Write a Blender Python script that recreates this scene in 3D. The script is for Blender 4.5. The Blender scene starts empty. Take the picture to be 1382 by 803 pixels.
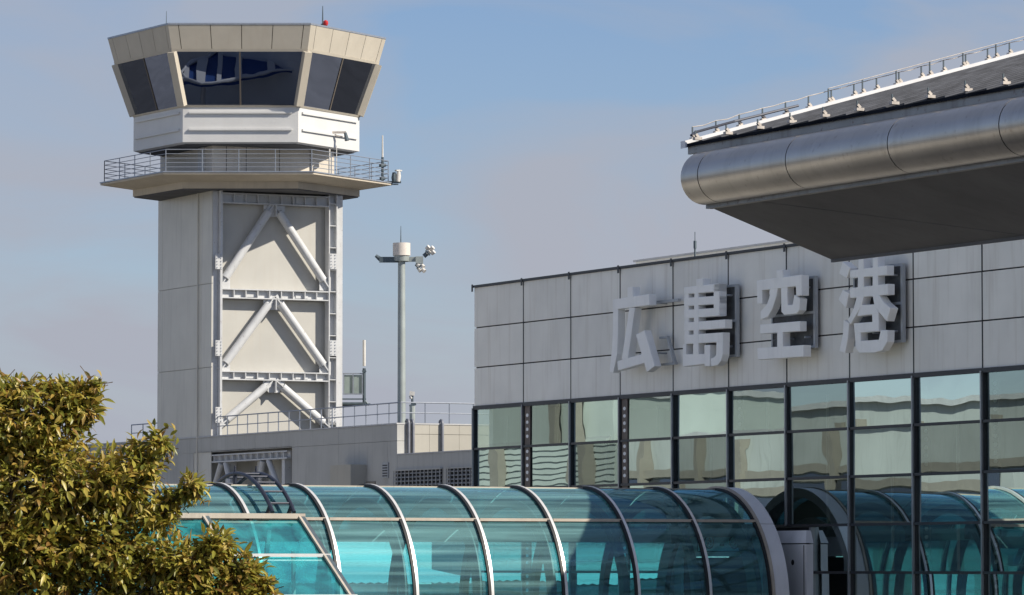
import bpy, math, random
import numpy as np
from mathutils import Vector, Matrix
R = math.radians
rng = random.Random(7)
SC = bpy.context.scene
COL = SC.collection

# ------------------------------------------------------------------ camera
F = 6000.0                      # focal length in photo pixels
W, H = 1382.0, 803.0
PITCH = math.atan((765 - H / 2) / F)
cam_d = bpy.data.cameras.new('camera')
cam_d.sensor_width = 36.0
cam_d.lens = 36.0 * F / W
cam_d.clip_start = 0.5
cam_d.clip_end = 20000
cam = bpy.data.objects.new('camera', cam_d)
cam.rotation_euler = (math.pi / 2 + PITCH, 0, 0)
COL.objects.link(cam)
SC.camera = cam

# ------------------------------------------------------------------ sun, sky, exposure
SUN_AZ, SUN_EL = R(68), R(38)    # azimuth from straight behind the camera towards the right
sun_dir = Vector((math.sin(SUN_AZ) * math.cos(SUN_EL), -math.cos(SUN_AZ) * math.cos(SUN_EL), math.sin(SUN_EL)))
sd = bpy.data.lights.new('sun', 'SUN')
sd.energy = 2.0
sd.angle = R(0.5)
sd.color = (1.0, 0.92, 0.79)
so = bpy.data.objects.new('sun', sd)
so.rotation_euler = (-sun_dir).to_track_quat('-Z', 'Y').to_euler()
so.location = (60, -20, 60)
COL.objects.link(so)

wd = bpy.data.worlds.new('World')
SC.world = wd
wd.use_nodes = True
nt = wd.node_tree
nt.nodes.clear()
n_out = nt.nodes.new('ShaderNodeOutputWorld')
n_bg = nt.nodes.new('ShaderNodeBackground')
n_bg.inputs['Strength'].default_value = 0.13
n_sky = nt.nodes.new('ShaderNodeTexSky')
n_sky.sky_type = 'NISHITA'
n_sky.sun_disc = False
n_sky.sun_elevation = SUN_EL
n_sky.sun_rotation = math.pi - SUN_AZ      # Blender: 0 = +Y, clockwise seen from above
n_sky.air_density = 1.0
n_sky.dust_density = 0.2
n_sky.ozone_density = 3.0
n_tint = nt.nodes.new('ShaderNodeMix'); n_tint.data_type = 'RGBA'; n_tint.blend_type = 'MULTIPLY'
n_tint.inputs[0].default_value = 1.0
n_tint.inputs[7].default_value = (0.205, 0.218, 0.262, 1)
nt.links.new(n_sky.outputs[0], n_tint.inputs[6])
n_tc = nt.nodes.new('ShaderNodeTexCoord')
n_map = nt.nodes.new('ShaderNodeMapping')
n_map.inputs['Scale'].default_value = (10.0, 10.0, 26.0)
n_map.inputs['Location'].default_value = (1.3, 0.4, 0.9)
n_no = nt.nodes.new('ShaderNodeTexNoise')
n_no.inputs['Scale'].default_value = 1.0
n_no.inputs['Detail'].default_value = 7.0
n_no.inputs['Roughness'].default_value = 0.5
n_no.inputs['Distortion'].default_value = 0.7
n_ra = nt.nodes.new('ShaderNodeValToRGB')
n_ra.color_ramp.elements[0].position = 0.36
n_ra.color_ramp.elements[0].color = (0, 0, 0, 1)
n_ra.color_ramp.elements[1].position = 0.60
n_ra.color_ramp.elements[1].color = (0.75, 0.75, 0.75, 1)
n_mix = nt.nodes.new('ShaderNodeMix'); n_mix.data_type = 'RGBA'
n_mix.inputs[7].default_value = (1.05, 1.11, 1.29, 1)       # pale mauve cloud
nt.links.new(n_tc.outputs['Generated'], n_map.inputs[0])
nt.links.new(n_map.outputs[0], n_no.inputs['Vector'])
nt.links.new(n_no.outputs[0], n_ra.inputs[0])
n_sep = nt.nodes.new('ShaderNodeSeparateXYZ')
nt.links.new(n_tc.outputs['Generated'], n_sep.inputs[0])
n_hz = nt.nodes.new('ShaderNodeMapRange')        # cloud bank thickens towards the horizon, all the way round
n_hz.inputs[1].default_value = 0.0; n_hz.inputs[2].default_value = 0.14
n_hz.inputs[3].default_value = 0.48; n_hz.inputs[4].default_value = 0.0
nt.links.new(n_sep.outputs['Z'], n_hz.inputs[0])
n_add = nt.nodes.new('ShaderNodeMath'); n_add.operation = 'ADD'; n_add.use_clamp = True
nt.links.new(n_ra.outputs[0], n_add.inputs[0]); nt.links.new(n_hz.outputs[0], n_add.inputs[1])
nt.links.new(n_add.outputs[0], n_mix.inputs[0])
nt.links.new(n_tint.outputs[2], n_mix.inputs[6])
nt.links.new(n_mix.outputs[2], n_bg.inputs['Color'])
nt.links.new(n_bg.outputs[0], n_out.inputs[0])

SC.view_settings.view_transform = 'Standard'
SC.view_settings.look = 'None'
SC.view_settings.exposure = 1.6
SC.view_settings.gamma = 1.0
SC.view_settings.use_curve_mapping = False
try:
    SC.cycles.transparent_max_bounces = 16
    SC.cycles.max_bounces = 8
    SC.cycles.caustics_reflective = False
    SC.cycles.caustics_refractive = False
except Exception:
    pass

# ------------------------------------------------------------------ geometry of the site
GZ = -8.0                                   # ground level, the camera stands 8 m above it
PSI = math.atan(2941.0 / F)
U = Vector((math.sin(PSI), -math.cos(PSI), 0))   # along the terminal front, towards the viewer
V = Vector((math.cos(PSI), math.sin(PSI), 0))    # square to it, away to the right
Z = Vector((0, 0, 1))
CP, SP = math.cos(PITCH), math.sin(PITCH)

def ray(px, py):
    a = (px - W / 2) / F
    b = (H / 2 - py) / F
    return Vector((a, CP - b * SP, SP + b * CP))

def at(px, py, Y):
    r = ray(px, py)
    return r * (Y / r.y)

def hit(px, py, P, N):
    r = ray(px, py)
    return r * (P.dot(N) / r.dot(N))

class Frame:
    def __init__(s, O):
        s.O = Vector((O[0], O[1], 0))
    def pt(s, a, b, z):
        return s.O + U * a + V * b + Z * z
    def loc(s, p):
        d = p - s.O
        return d.dot(U), d.dot(V), p.z
    def on_v(s, px, py, b=0.0):              # the plane V = b (parallel to the terminal front): gives (a, z)
        p = hit(px, py, s.pt(0, b, 0), V)
        l = s.loc(p)
        return l[0], l[2]
    def on_u(s, px, py, a=0.0):              # the plane U = a: gives (b, z)
        p = hit(px, py, s.pt(a, 0, 0), U)
        l = s.loc(p)
        return l[1], l[2]

# ------------------------------------------------------------------ mesh helper
class MB:
    def __init__(s):
        s.v = []; s.f = []; s.smooth = False
    def add(s, vs, fs):
        o = len(s.v)
        s.v += [Vector(x) for x in vs]
        s.f += [tuple(i + o for i in f) for f in fs]
        return s
    def hexa(s, p):          # 8 corners, bottom ring then top ring
        return s.add(p, [(0, 3, 2, 1), (4, 5, 6, 7), (0, 1, 5, 4), (1, 2, 6, 5), (2, 3, 7, 6), (3, 0, 4, 7)])
    def box(s, fr, a0, a1, b0, b1, z0, z1):
        P = fr.pt
        return s.hexa([P(a0, b0, z0), P(a1, b0, z0), P(a1, b1, z0), P(a0, b1, z0),
                       P(a0, b0, z1), P(a1, b0, z1), P(a1, b1, z1), P(a0, b1, z1)])
    def prism(s, poly, d):   # polygon of points swept by the vector d
        n = len(poly)
        q = [Vector(p) for p in poly]
        vs = q + [p + d for p in q]
        fs = [tuple(range(n - 1, -1, -1)), tuple(range(n, 2 * n))]
        fs += [(i, (i + 1) % n, n + (i + 1) % n, n + i) for i in range(n)]
        return s.add(vs, fs)
    def loft(s, rings, cap=True, close=True):
        n = len(rings[0]); vs = []; fs = []
        for r in rings: vs += list(r)
        m = n if close else n - 1
        for k in range(len(rings) - 1):
            for i in range(m):
                j = (i + 1) % n
                fs.append((k * n + i, k * n + j, (k + 1) * n + j, (k + 1) * n + i))
        if cap:
            fs.append(tuple(range(n - 1, -1, -1)))
            fs.append(tuple((len(rings) - 1) * n + i for i in range(n)))
        return s.add(vs, fs)
    def tube(s, pts, r, n=8):
        pts = [Vector(p) for p in pts]
        rad = r if isinstance(r, (list, tuple)) else [r] * len(pts)
        rings = []
        d0 = (pts[1] - pts[0]).normalized()
        ref = Z if abs(d0.z) < 0.9 else Vector((1, 0, 0))
        x = d0.cross(ref).normalized()
        for i, p in enumerate(pts):
            a = pts[max(i - 1, 0)]; b = pts[min(i + 1, len(pts) - 1)]
            d = (b - a).normalized()
            x = (x - d * x.dot(d)).normalized()
            y = d.cross(x)
            rings.append([p + (x * math.cos(2 * math.pi * k / n) + y * math.sin(2 * math.pi * k / n)) * rad[i] for k in range(n)])
        return s.loft(rings)
    def bar(s, p, q, w, h, up=Z):            # rectangular bar from p to q
        p = Vector(p); q = Vector(q)
        d = (q - p).normalized()
        x = d.cross(up)
        if x.length < 1e-4: x = d.cross(Vector((1, 0, 0)))
        x.normalize(); y = x.cross(d).normalized()
        c = []
        for e in (p, q):
            c += [e - x * w / 2 - y * h / 2, e + x * w / 2 - y * h / 2, e + x * w / 2 + y * h / 2, e - x * w / 2 + y * h / 2]
        return s.hexa(c)
    def cyl(s, c, axis, r, l, n=16, r2=None):
        c = Vector(c); a = Vector(axis).normalized()
        return s.tube([c, c + a * l], [r, r if r2 is None else r2], n)
    def mesh(s, name, base=Vector((0, 0, 0)), mat=None, smooth=False):
        me = bpy.data.meshes.new(name)
        me.from_pydata([tuple(p - base) for p in s.v], [], s.f)
        me.validate()
        import bmesh
        bm = bmesh.new(); bm.from_mesh(me)
        bmesh.ops.recalc_face_normals(bm, faces=bm.faces)
        bm.to_mesh(me); bm.free()
        if smooth or s.smooth:
            me.polygons.foreach_set('use_smooth', [True] * len(me.polygons))
            try:
                me.set_sharp_from_angle(angle=R(35))
            except Exception:
                pass
        if mat: me.materials.append(mat)
        return me

def tag(o, label=None, cat=None, group=None, kind=None):
    if label: o['label'] = label
    if cat: o['category'] = cat
    if group: o['group'] = group
    if kind: o['kind'] = kind
    return o

class Thing:
    def __init__(s, name, label, cat, base, group=None):
        s.o = bpy.data.objects.new(name, None)
        s.o.empty_display_size = 0.3
        s.base = Vector(base)
        s.o.location = s.base
        COL.objects.link(s.o)
        tag(s.o, label, cat, group)
    def part(s, name, mb, mat, parent=None, smooth=False, label=None, kind=None):
        o = bpy.data.objects.new(name, mb.mesh(name, s.base, mat, smooth))
        COL.objects.link(o)
        o.parent = parent or s.o
        tag(o, label, None, None, kind)
        return o
    def inst(s, name, me, matrix, parent=None):
        o = bpy.data.objects.new(name, me)
        COL.objects.link(o)
        o.parent = parent or s.o
        o.matrix_local = Matrix.Translation(-s.base) @ matrix
        return o

def setting(name, mb, mat, kind='structure', smooth=False):
    o = bpy.data.objects.new(name, mb.mesh(name, Vector((0, 0, 0)), mat, smooth))
    COL.objects.link(o)
    o['kind'] = kind
    return o

# ------------------------------------------------------------------ materials
def node_mat(name):
    m = bpy.data.materials.new(name)
    m.use_nodes = True
    t = m.node_tree
    t.nodes.clear()
    out = t.nodes.new('ShaderNodeOutputMaterial')
    return m, t, out

def surf(name, col, rough=0.6, metal=0.0, var=0.08, scale=1.5, streak=0.0, streak_col=None, bump=0.0, bump_scale=12.0, spec=0.5, tone=0.0, rust=0.0):
    """painted or metal surface: mottled colour, vertical rain streaks, fine bump, per-object tone"""
    m, t, out = node_mat(name)
    L = t.links.new
    b = t.nodes.new('ShaderNodeBsdfPrincipled')
    b.inputs['Roughness'].default_value = rough
    b.inputs['Metallic'].default_value = metal
    b.inputs['Specular IOR Level'].default_value = spec
    tc = t.nodes.new('ShaderNodeTexCoord')
    geo = t.nodes.new('ShaderNodeNewGeometry')
    no = t.nodes.new('ShaderNodeTexNoise')
    no.inputs['Scale'].default_value = scale
    no.inputs['Detail'].default_value = 6
    L(geo.outputs['Position'], no.inputs['Vector'])
    mr = t.nodes.new('ShaderNodeMapRange')
    mr.inputs[1].default_value = 0.3; mr.inputs[2].default_value = 0.7
    mr.inputs[3].default_value = 1 - var; mr.inputs[4].default_value = 1 + var
    L(no.outputs[0], mr.inputs[0])
    cur = mr.outputs[0]
    if tone > 0:
        oi = t.nodes.new('ShaderNodeObjectInfo')
        m2 = t.nodes.new('ShaderNodeMapRange')
        m2.inputs[3].default_value = 1 - tone; m2.inputs[4].default_value = 1 + tone
        L(oi.outputs['Random'], m2.inputs[0])
        mu = t.nodes.new('ShaderNodeMath'); mu.operation = 'MULTIPLY'
        L(cur, mu.inputs[0]); L(m2.outputs[0], mu.inputs[1])
        cur = mu.outputs[0]
    mx = t.nodes.new('ShaderNodeMix'); mx.data_type = 'RGBA'; mx.blend_type = 'MULTIPLY'
    mx.inputs[0].default_value = 1.0
    mx.inputs[6].default_value = (*col, 1)
    L(cur, mx.inputs[7])
    c = mx.outputs[2]
    if streak > 0:
        mp = t.nodes.new('ShaderNodeMapping')
        mp.inputs['Scale'].default_value = (5.0, 5.0, 0.35)
        L(geo.outputs['Position'], mp.inputs[0])
        n2 = t.nodes.new('ShaderNodeTexNoise')
        n2.inputs['Scale'].default_value = 1.0; n2.inputs['Detail'].default_value = 4
        L(mp.outputs[0], n2.inputs['Vector'])
        m3 = t.nodes.new('ShaderNodeMapRange')
        m3.inputs[1].default_value = 0.52; m3.inputs[2].default_value = 0.75
        m3.inputs[3].default_value = 0; m3.inputs[4].default_value = streak
        L(n2.outputs[0], m3.inputs[0])
        mx2 = t.nodes.new('ShaderNodeMix'); mx2.data_type = 'RGBA'
        L(m3.outputs[0], mx2.inputs[0]); L(c, mx2.inputs[6])
        sc = streak_col or tuple(x * 0.45 for x in col)
        mx2.inputs[7].default_value = (*sc, 1)
        c = mx2.outputs[2]
    if rust > 0:
        n4 = t.nodes.new('ShaderNodeTexNoise')
        n4.inputs['Scale'].default_value = 9.0; n4.inputs['Detail'].default_value = 6
        L(geo.outputs['Position'], n4.inputs['Vector'])
        m4 = t.nodes.new('ShaderNodeMapRange')
        m4.inputs[1].default_value = 0.62; m4.inputs[2].default_value = 0.72
        m4.inputs[3].default_value = 0; m4.inputs[4].default_value = rust
        L(n4.outputs[0], m4.inputs[0])
        mx4 = t.nodes.new('ShaderNodeMix'); mx4.data_type = 'RGBA'
        L(m4.outputs[0], mx4.inputs[0]); L(c, mx4.inputs[6])
        mx4.inputs[7].default_value = (0.11, 0.05, 0.025, 1)
        c = mx4.outputs[2]
    L(c, b.inputs['Base Color'])
    if bump > 0:
        n3 = t.nodes.new('ShaderNodeTexNoise')
        n3.inputs['Scale'].default_value = bump_scale; n3.inputs['Detail'].default_value = 5
        L(geo.outputs['Position'], n3.inputs['Vector'])
        bp = t.nodes.new('ShaderNodeBump')
        bp.inputs['Strength'].default_value = bump; bp.inputs['Distance'].default_value = 0.03
        L(n3.outputs[0], bp.inputs['Height'])
        L(bp.outputs[0], b.inputs['Normal'])
    L(b.outputs[0], out.inputs[0])
    return m

def glass(name, trans, gloss_col, refl_min, refl_max=1.0, dust=0.0, dust_col=(0.5, 0.6, 0.6), wave=0.0, wave_scale=0.8, rough=0.0, streaky=False):
    """thin pane: tinted see-through, mirror reflection rising at grazing angles, a film of dust"""
    m, t, out = node_mat(name)
    L = t.links.new
    geo = t.nodes.new('ShaderNodeNewGeometry')
    tr = t.nodes.new('ShaderNodeBsdfTransparent'); tr.inputs[0].default_value = (*trans, 1)
    gl = t.nodes.new('ShaderNodeBsdfGlossy'); gl.inputs[0].default_value = (*gloss_col, 1); gl.inputs['Roughness'].default_value = rough
    fr = t.nodes.new('ShaderNodeFresnel'); fr.inputs[0].default_value = 1.5
    mr = t.nodes.new('ShaderNodeMapRange')
    mr.inputs[1].default_value = 0.04; mr.inputs[2].default_value = 0.6
    mr.inputs[3].default_value = refl_min; mr.inputs[4].default_value = refl_max
    L(fr.outputs[0], mr.inputs[0])
    m1 = t.nodes.new('ShaderNodeMixShader')
    L(mr.outputs[0], m1.inputs[0]); L(tr.outputs[0], m1.inputs[1]); L(gl.outputs[0], m1.inputs[2])
    last = m1.outputs[0]
    if wave > 0:
        oi = t.nodes.new('ShaderNodeObjectInfo')
        cm = t.nodes.new('ShaderNodeMath'); cm.operation = 'MULTIPLY'; cm.inputs[1].default_value = 60
        L(oi.outputs['Random'], cm.inputs[0])
        ad = t.nodes.new('ShaderNodeVectorMath'); ad.operation = 'ADD'
        L(geo.outputs['Position'], ad.inputs[0]); L(cm.outputs[0], ad.inputs[1])
        no = t.nodes.new('ShaderNodeTexNoise'); no.inputs['Scale'].default_value = wave_scale; no.inputs['Detail'].default_value = 1.5
        L(ad.outputs[0], no.inputs['Vector'])
        bp = t.nodes.new('ShaderNodeBump'); bp.inputs['Strength'].default_value = 1.0; bp.inputs['Distance'].default_value = wave
        L(no.outputs[0], bp.inputs['Height'])
        L(bp.outputs[0], gl.inputs['Normal'])
    if dust > 0:
        df = t.nodes.new('ShaderNodeBsdfDiffuse'); df.inputs[0].default_value = (*dust_col, 1)
        n2 = t.nodes.new('ShaderNodeTexNoise'); n2.inputs['Detail'].default_value = 5
        if streaky:
            mp = t.nodes.new('ShaderNodeMapping')
            mp.inputs['Rotation'].default_value = (0, 0, -math.atan2(V.y, V.x))
            mp2 = t.nodes.new('ShaderNodeMapping')
            mp2.inputs['Scale'].default_value = (0.12, 2.0, 6.0)
            L(geo.outputs['Position'], mp.inputs[0]); L(mp.outputs[0], mp2.inputs[0]); L(mp2.outputs[0], n2.inputs['Vector'])
            n2.inputs['Scale'].default_value = 1.0
        else:
            L(geo.outputs['Position'], n2.inputs['Vector']); n2.inputs['Scale'].default_value = 2.0
        m3 = t.nodes.new('ShaderNodeMapRange')
        m3.inputs[1].default_value = 0.42; m3.inputs[2].default_value = 0.72
        m3.inputs[3].default_value = dust * 0.4; m3.inputs[4].default_value = dust * 1.9
        L(n2.outputs[0], m3.inputs[0])
        m2 = t.nodes.new('ShaderNodeMixShader')
        L(m3.outputs[0], m2.inputs[0]); L(last, m2.inputs[1]); L(df.outputs[0], m2.inputs[2])
        last = m2.outputs[0]
    L(last, out.inputs[0])
    return m

M = {}
M['panel'] = surf('fascia panel', (0.86, 0.84, 0.775), 0.5, 0.0, 0.06, 0.8, 0.42, (0.60, 0.55, 0.47), 0.05, 2.0, tone=0.05)
M['backing'] = surf('dark joint', (0.045, 0.045, 0.05), 0.8)
M['mullion'] = surf('anodised mullion', (0.30, 0.31, 0.33), 0.35, 0.7, 0.08, 4)
M['darkframe'] = surf('dark window frame', (0.035, 0.037, 0.042), 0.45, 0.3, 0.1, 4)
M['letter'] = surf('letter metal', (0.96, 0.95, 0.92), 0.35, 0.0, 0.04, 2.0, 0.10, bump=0.02)
M['letterback'] = surf('letter screen', (0.11, 0.115, 0.12), 0.6, 0.3, 0.2, 6)
M['letterframe'] = surf('letter frame', (0.42, 0.44, 0.46), 0.5, 0.3, 0.08, 4)
M['cream'] = surf('cream cab cladding', (0.52, 0.475, 0.395), 0.55, 0, 0.05, 1.2, 0.15, (0.42, 0.34, 0.25), 0.02, tone=0.03)
M['neck'] = surf('lightened neck cladding', (0.72, 0.65, 0.55), 0.6, 0, 0.05, 1.0, 0.2, (0.5, 0.43, 0.34))  # cab cream made lighter, bounce light off the deck put into the colour
M['creamdark'] = surf('cream joint', (0.13, 0.11, 0.09), 0.8)
M['white'] = surf('white cab paint', (0.64, 0.64, 0.63), 0.5, 0, 0.04, 1.0, 0.12, (0.55, 0.52, 0.47), 0.02)
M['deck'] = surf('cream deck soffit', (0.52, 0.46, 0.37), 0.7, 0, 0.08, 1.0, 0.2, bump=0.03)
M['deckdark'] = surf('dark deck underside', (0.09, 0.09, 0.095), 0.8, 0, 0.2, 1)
M['shaft'] = surf('tower shaft panel', (0.47, 0.46, 0.425), 0.65, 0, 0.06, 0.7, 0.32, (0.45, 0.42, 0.37), 0.03, tone=0.02)
M['shaftside'] = surf('tower side panel', (0.60, 0.58, 0.52), 0.35, 0, 0.07, 0.6, 0.32, (0.36, 0.34, 0.31), 0.03, 2.0, tone=0.03)
M['steel'] = surf('white painted steel', (0.56, 0.57, 0.58), 0.45, 0, 0.06, 2.0, 0.3, (0.40, 0.385, 0.36), 0.02, rust=0.28)
M['railing'] = surf('galvanised railing', (0.34, 0.37, 0.42), 0.4, 0.5, 0.1, 6)
M['concrete'] = surf('grey concrete', (0.46, 0.46, 0.44), 0.85, 0, 0.08, 0.6, 0.3, (0.22, 0.215, 0.21), 0.08, 8.0)
M['concrete2'] = surf('pale concrete', (0.45, 0.43, 0.375), 0.85, 0, 0.08, 0.6, 0.25, (0.38, 0.35, 0.31), 0.06, 8.0)
M['coping'] = surf('coping', (0.50, 0.50, 0.50), 0.6, 0.2, 0.08, 2)
M['rooffelt'] = surf('flat roof', (0.10, 0.10, 0.098), 0.9, 0, 0.15, 0.8)
M['louver'] = surf('louver metal', (0.42, 0.43, 0.44), 0.5, 0.4, 0.1, 4)
M['hole'] = surf('dark opening', (0.02, 0.02, 0.022), 0.9)
M['pipe'] = surf('grey pipe', (0.20, 0.21, 0.24), 0.5, 0.2, 0.15, 4)
M['mast'] = surf('mast paint', (0.36, 0.40, 0.39), 0.5, 0.2, 0.12, 1.5, 0.3)
M['dome'] = surf('equipment drum', (0.70, 0.64, 0.58), 0.5, 0, 0.04, 3)
M['kit'] = surf('dark equipment', (0.09, 0.12, 0.14), 0.5, 0.2, 0.15, 6)
M['kitlight'] = surf('light equipment', (0.66, 0.64, 0.6), 0.5, 0, 0.1, 6)
M['red'] = surf('red lamp', (0.55, 0.03, 0.03), 0.4)
M['panelkit'] = surf('green grey equipment cabinet', (0.30, 0.36, 0.34), 0.5, 0.1, 0.1, 3)
M['gutter'] = surf('brushed steel gutter', (0.46, 0.44, 0.41), 0.30, 0.92, 0.10, 1.2, 0.30, (0.26, 0.24, 0.21), 0.03, 2.5, rust=0.25)
M['soffit'] = surf('canopy soffit', (0.23, 0.23, 0.23), 0.8, 0.0, 0.15, 0.7, 0.15, bump=0.02)
M['roofmetal'] = surf('dark roof sheet', (0.02, 0.023, 0.03), 0.95, 0.0, 0.4, 1.5, spec=0.0)
M['seam'] = surf('seam metal', (0.085, 0.09, 0.105), 0.7, 0.0, 0.3, 3, spec=0.1)
M['verge'] = surf('white verge flashing', (0.82, 0.82, 0.83), 0.4, 0.1, 0.05, 3)
M['fascia'] = surf('grey eave fascia', (0.36, 0.365, 0.36), 0.5, 0.3, 0.15, 1.2, 0.4, (0.10, 0.07, 0.05), rust=0.5)
M['clip'] = surf('clip', (0.55, 0.50, 0.45), 0.5, 0.2, 0.2, 10, rust=0.6)
M['rib'] = surf('aluminium rib', (0.78, 0.77, 0.75), 0.35, 0.4, 0.06, 3, 0.15)
M['gasket'] = surf('black gasket', (0.015, 0.017, 0.02), 0.6)
M['ring'] = surf('ring cladding', (0.84, 0.84, 0.85), 0.4, 0.0, 0.05, 1.5, 0.15, (0.42, 0.38, 0.34))
M['arch'] = surf('steel arch', (0.055, 0.065, 0.07), 0.5, 0.3, 0.15, 3)
M['beam'] = surf('grey tube beam', (0.34, 0.36, 0.36), 0.6, 0.1, 0.1, 2)
M['ladder'] = surf('dark ladder steel', (0.035, 0.04, 0.06), 0.35, 0.3, 0.15, 6)
M['tan'] = surf('tan flashing', (0.50, 0.44, 0.37), 0.55, 0.1, 0.1, 1.5, 0.3)
M['tubefloor'] = surf('tube floor', (0.20, 0.20, 0.20), 0.7)
M['endwall'] = surf('end wall', (0.78, 0.79, 0.79), 0.6, 0, 0.05, 1)
M['signface'] = surf('sign face', (0.88, 0.89, 0.89), 0.5)
M['signink'] = surf('sign ink', (0.03, 0.035, 0.05), 0.5)
M['shed'] = surf('pale sheet roof', (0.72, 0.73, 0.73), 0.5, 0.0, 0.04, 0.8)
M['cabinet'] = surf('metal cabinet', (0.74, 0.75, 0.77), 0.4, 0.0, 0.05, 2, 0.15)
M['interior'] = surf('interior wall', (0.26, 0.25, 0.23), 0.8, 0, 0.1, 0.5)
M['intcol'] = surf('interior column', (0.16, 0.13, 0.11), 0.6, 0, 0.15, 2)
M['dot'] = surf('pale stud', (0.9, 0.9, 0.88), 0.5)
M['bark'] = surf('bark', (0.10, 0.075, 0.055), 0.9, 0, 0.3, 10, bump=0.3)
M['wingwall'] = surf('beige wing cladding', (0.42, 0.46, 0.43), 0.7, 0, 0.06, 0.5, tone=0.05)
M['winglow'] = surf('grey wing plaster', (0.36, 0.38, 0.37), 0.8, 0, 0.10, 0.3, 0.3)
M['wingcol'] = surf('brown wing column', (0.24, 0.22, 0.19), 0.7)
M['yardroof'] = surf('blue yard roof', (0.03, 0.08, 0.26), 0.5)
M['ground'] = surf('asphalt ground', (0.055, 0.055, 0.057), 0.9, 0, 0.25, 0.3, bump=0.2)
M['bounce_paving'] = surf('concrete paving', (0.56, 0.525, 0.455), 0.85, 0, 0.12, 0.8)  # added ground surface, kept pale to throw light onto the terminal front
M['pane'] = glass('terminal pane', (0.62, 0.74, 0.70), (0.62, 0.76, 0.76), 0.48, 0.95, wave=0.0032, wave_scale=0.5)
M['tubeglass'] = glass('teal tube glass', (0.36, 0.85, 0.90), (0.50, 0.86, 1.0), 0.08, 0.9, dust=0.17, dust_col=(0.36, 0.70, 0.71), wave=0.006, wave_scale=0.6, rough=0.03, streaky=True)
M['porchglass'] = glass('teal porch glass', (0.20, 0.62, 0.64), (0.6, 0.92, 0.95), 0.06, 0.35, dust=0.26, dust_col=(0.05, 0.40, 0.42), rough=0.04)
M['cabglass'] = glass('dark cab glass', (0.03, 0.035, 0.04), (0.68, 0.76, 0.95), 0.24, 0.9, wave=0.005, wave_scale=0.5)

# ------------------------------------------------------------------ ground
g = MB()
g.add([(-4000, -600, GZ), (4000, -600, GZ), (4000, 9000, GZ), (-4000, 9000, GZ)], [(0, 1, 2, 3)])
setting('ground', g, M['ground'])
g = MB()
for (x0, x1, y0, y1) in ((-160, 90, 95, 138), (-60, -14.5, 165.1, 196)):
    g.add([(x0, y0, GZ + 0.004), (x1, y0, GZ + 0.004), (x1, y1, GZ + 0.004), (x0, y1, GZ + 0.004)], [(0, 1, 2, 3)])
setting('bounce_ground', g, M['bounce_paving'])  # unseen pale sheets added to bounce sunlight onto the shaded walls

# ================================================================== TERMINAL
OT = at(640, 765, 140.0)
FT = Frame(OT)
term = Thing('terminal_building', 'grey panelled airport terminal with kanji lettering above a dark framed window wall', 'building', (OT.x, OT.y, GZ))
joints_px = [639.8, 706.5, 770.5, 837.2, 908.7, 983.5, 1062, 1147, 1233.5, 1326.5]
TT = [FT.on_v(x, 540)[0] for x in joints_px]
bay = (TT[-1] - TT[0]) / 9
for _ in range(5): TT.append(TT[-1] + bay)
ZR = [8.80, 7.52, 6.26, 4.995, 3.70, 2.41, 1.125, -0.15, -1.44, -2.75, -4.1, -5.4, GZ]
T0, T1 = TT[0], TT[-1]

mb = MB()
mb.box(FT, T0 + 0.05, T1, 0.06, 0.5, 4.95, 8.76)
term.part('fascia_backing', mb, M['backing'])
for k in range(len(TT) - 1):
    for r in range(3):
        mb = MB()
        mb.box(FT, TT[k] + 0.03, TT[k + 1] - 0.03, rng.uniform(-0.004, 0.004), 0.055, ZR[r + 1] + (0.02 if r < 2 else 0.05), ZR[r] - 0.02)
        term.part('fascia_panel', mb, M['panel'])
mb = MB()
mb.box(FT, T0 - 0.05, T1, -0.06, 0.45, 8.79, 8.86)
for t in TT:
    mb.box(FT, t - 0.05, t + 0.05, -0.075, -0.061, 8.66, 8.89)
term.part('parapet_cap', mb, M['darkframe'])
# vertical cover strips in the fascia
for t in TT[1:]:
    mb = MB(); mb.box(FT, t - 0.018, t + 0.018, -0.012, 0.05, 5.03, 8.78)
    term.part('joint_strip', mb, M['darkframe'])
# body behind
mb = MB()
mb.box(FT, T0 + 0.02, T1, 9.0, 30.0, GZ, 8.70)
mb.box(FT, T0 + 0.02, T1, 0.52, 8.98, 8.3, 8.70)
mb.box(FT, T0 + 0.02, T0 + 0.3, 0.52, 8.98, GZ, 8.28)
term.part('wall', mb, M['panel'])
mb = MB(); mb.box(FT, T0 + 0.32, T1, 8.8, 8.97, GZ, 8.28)
mb.box(FT, T0 + 0.32, T1, 0.55, 8.78, 5.05, 5.3)
mb.box(FT, T0 + 0.32, T1, 1.2, 8.78, -0.35, -0.1)
term.part('interior_wall', mb, M['interior'])
# roof upstand behind the parapet
a0 = FT.on_v(858, 350, 2.0)[0]
mb = MB(); mb.box(FT, a0, T1, 2.0, 6.0, 8.71, 9.22)
up = term.part('roof_upstand', mb, M['panel'])
mb = MB(); mb.box(FT, a0 - 0.06, T1, 1.94, 6.06, 9.22, 9.28)
term.part('upstand_cap', mb, M['coping'], up)

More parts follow.
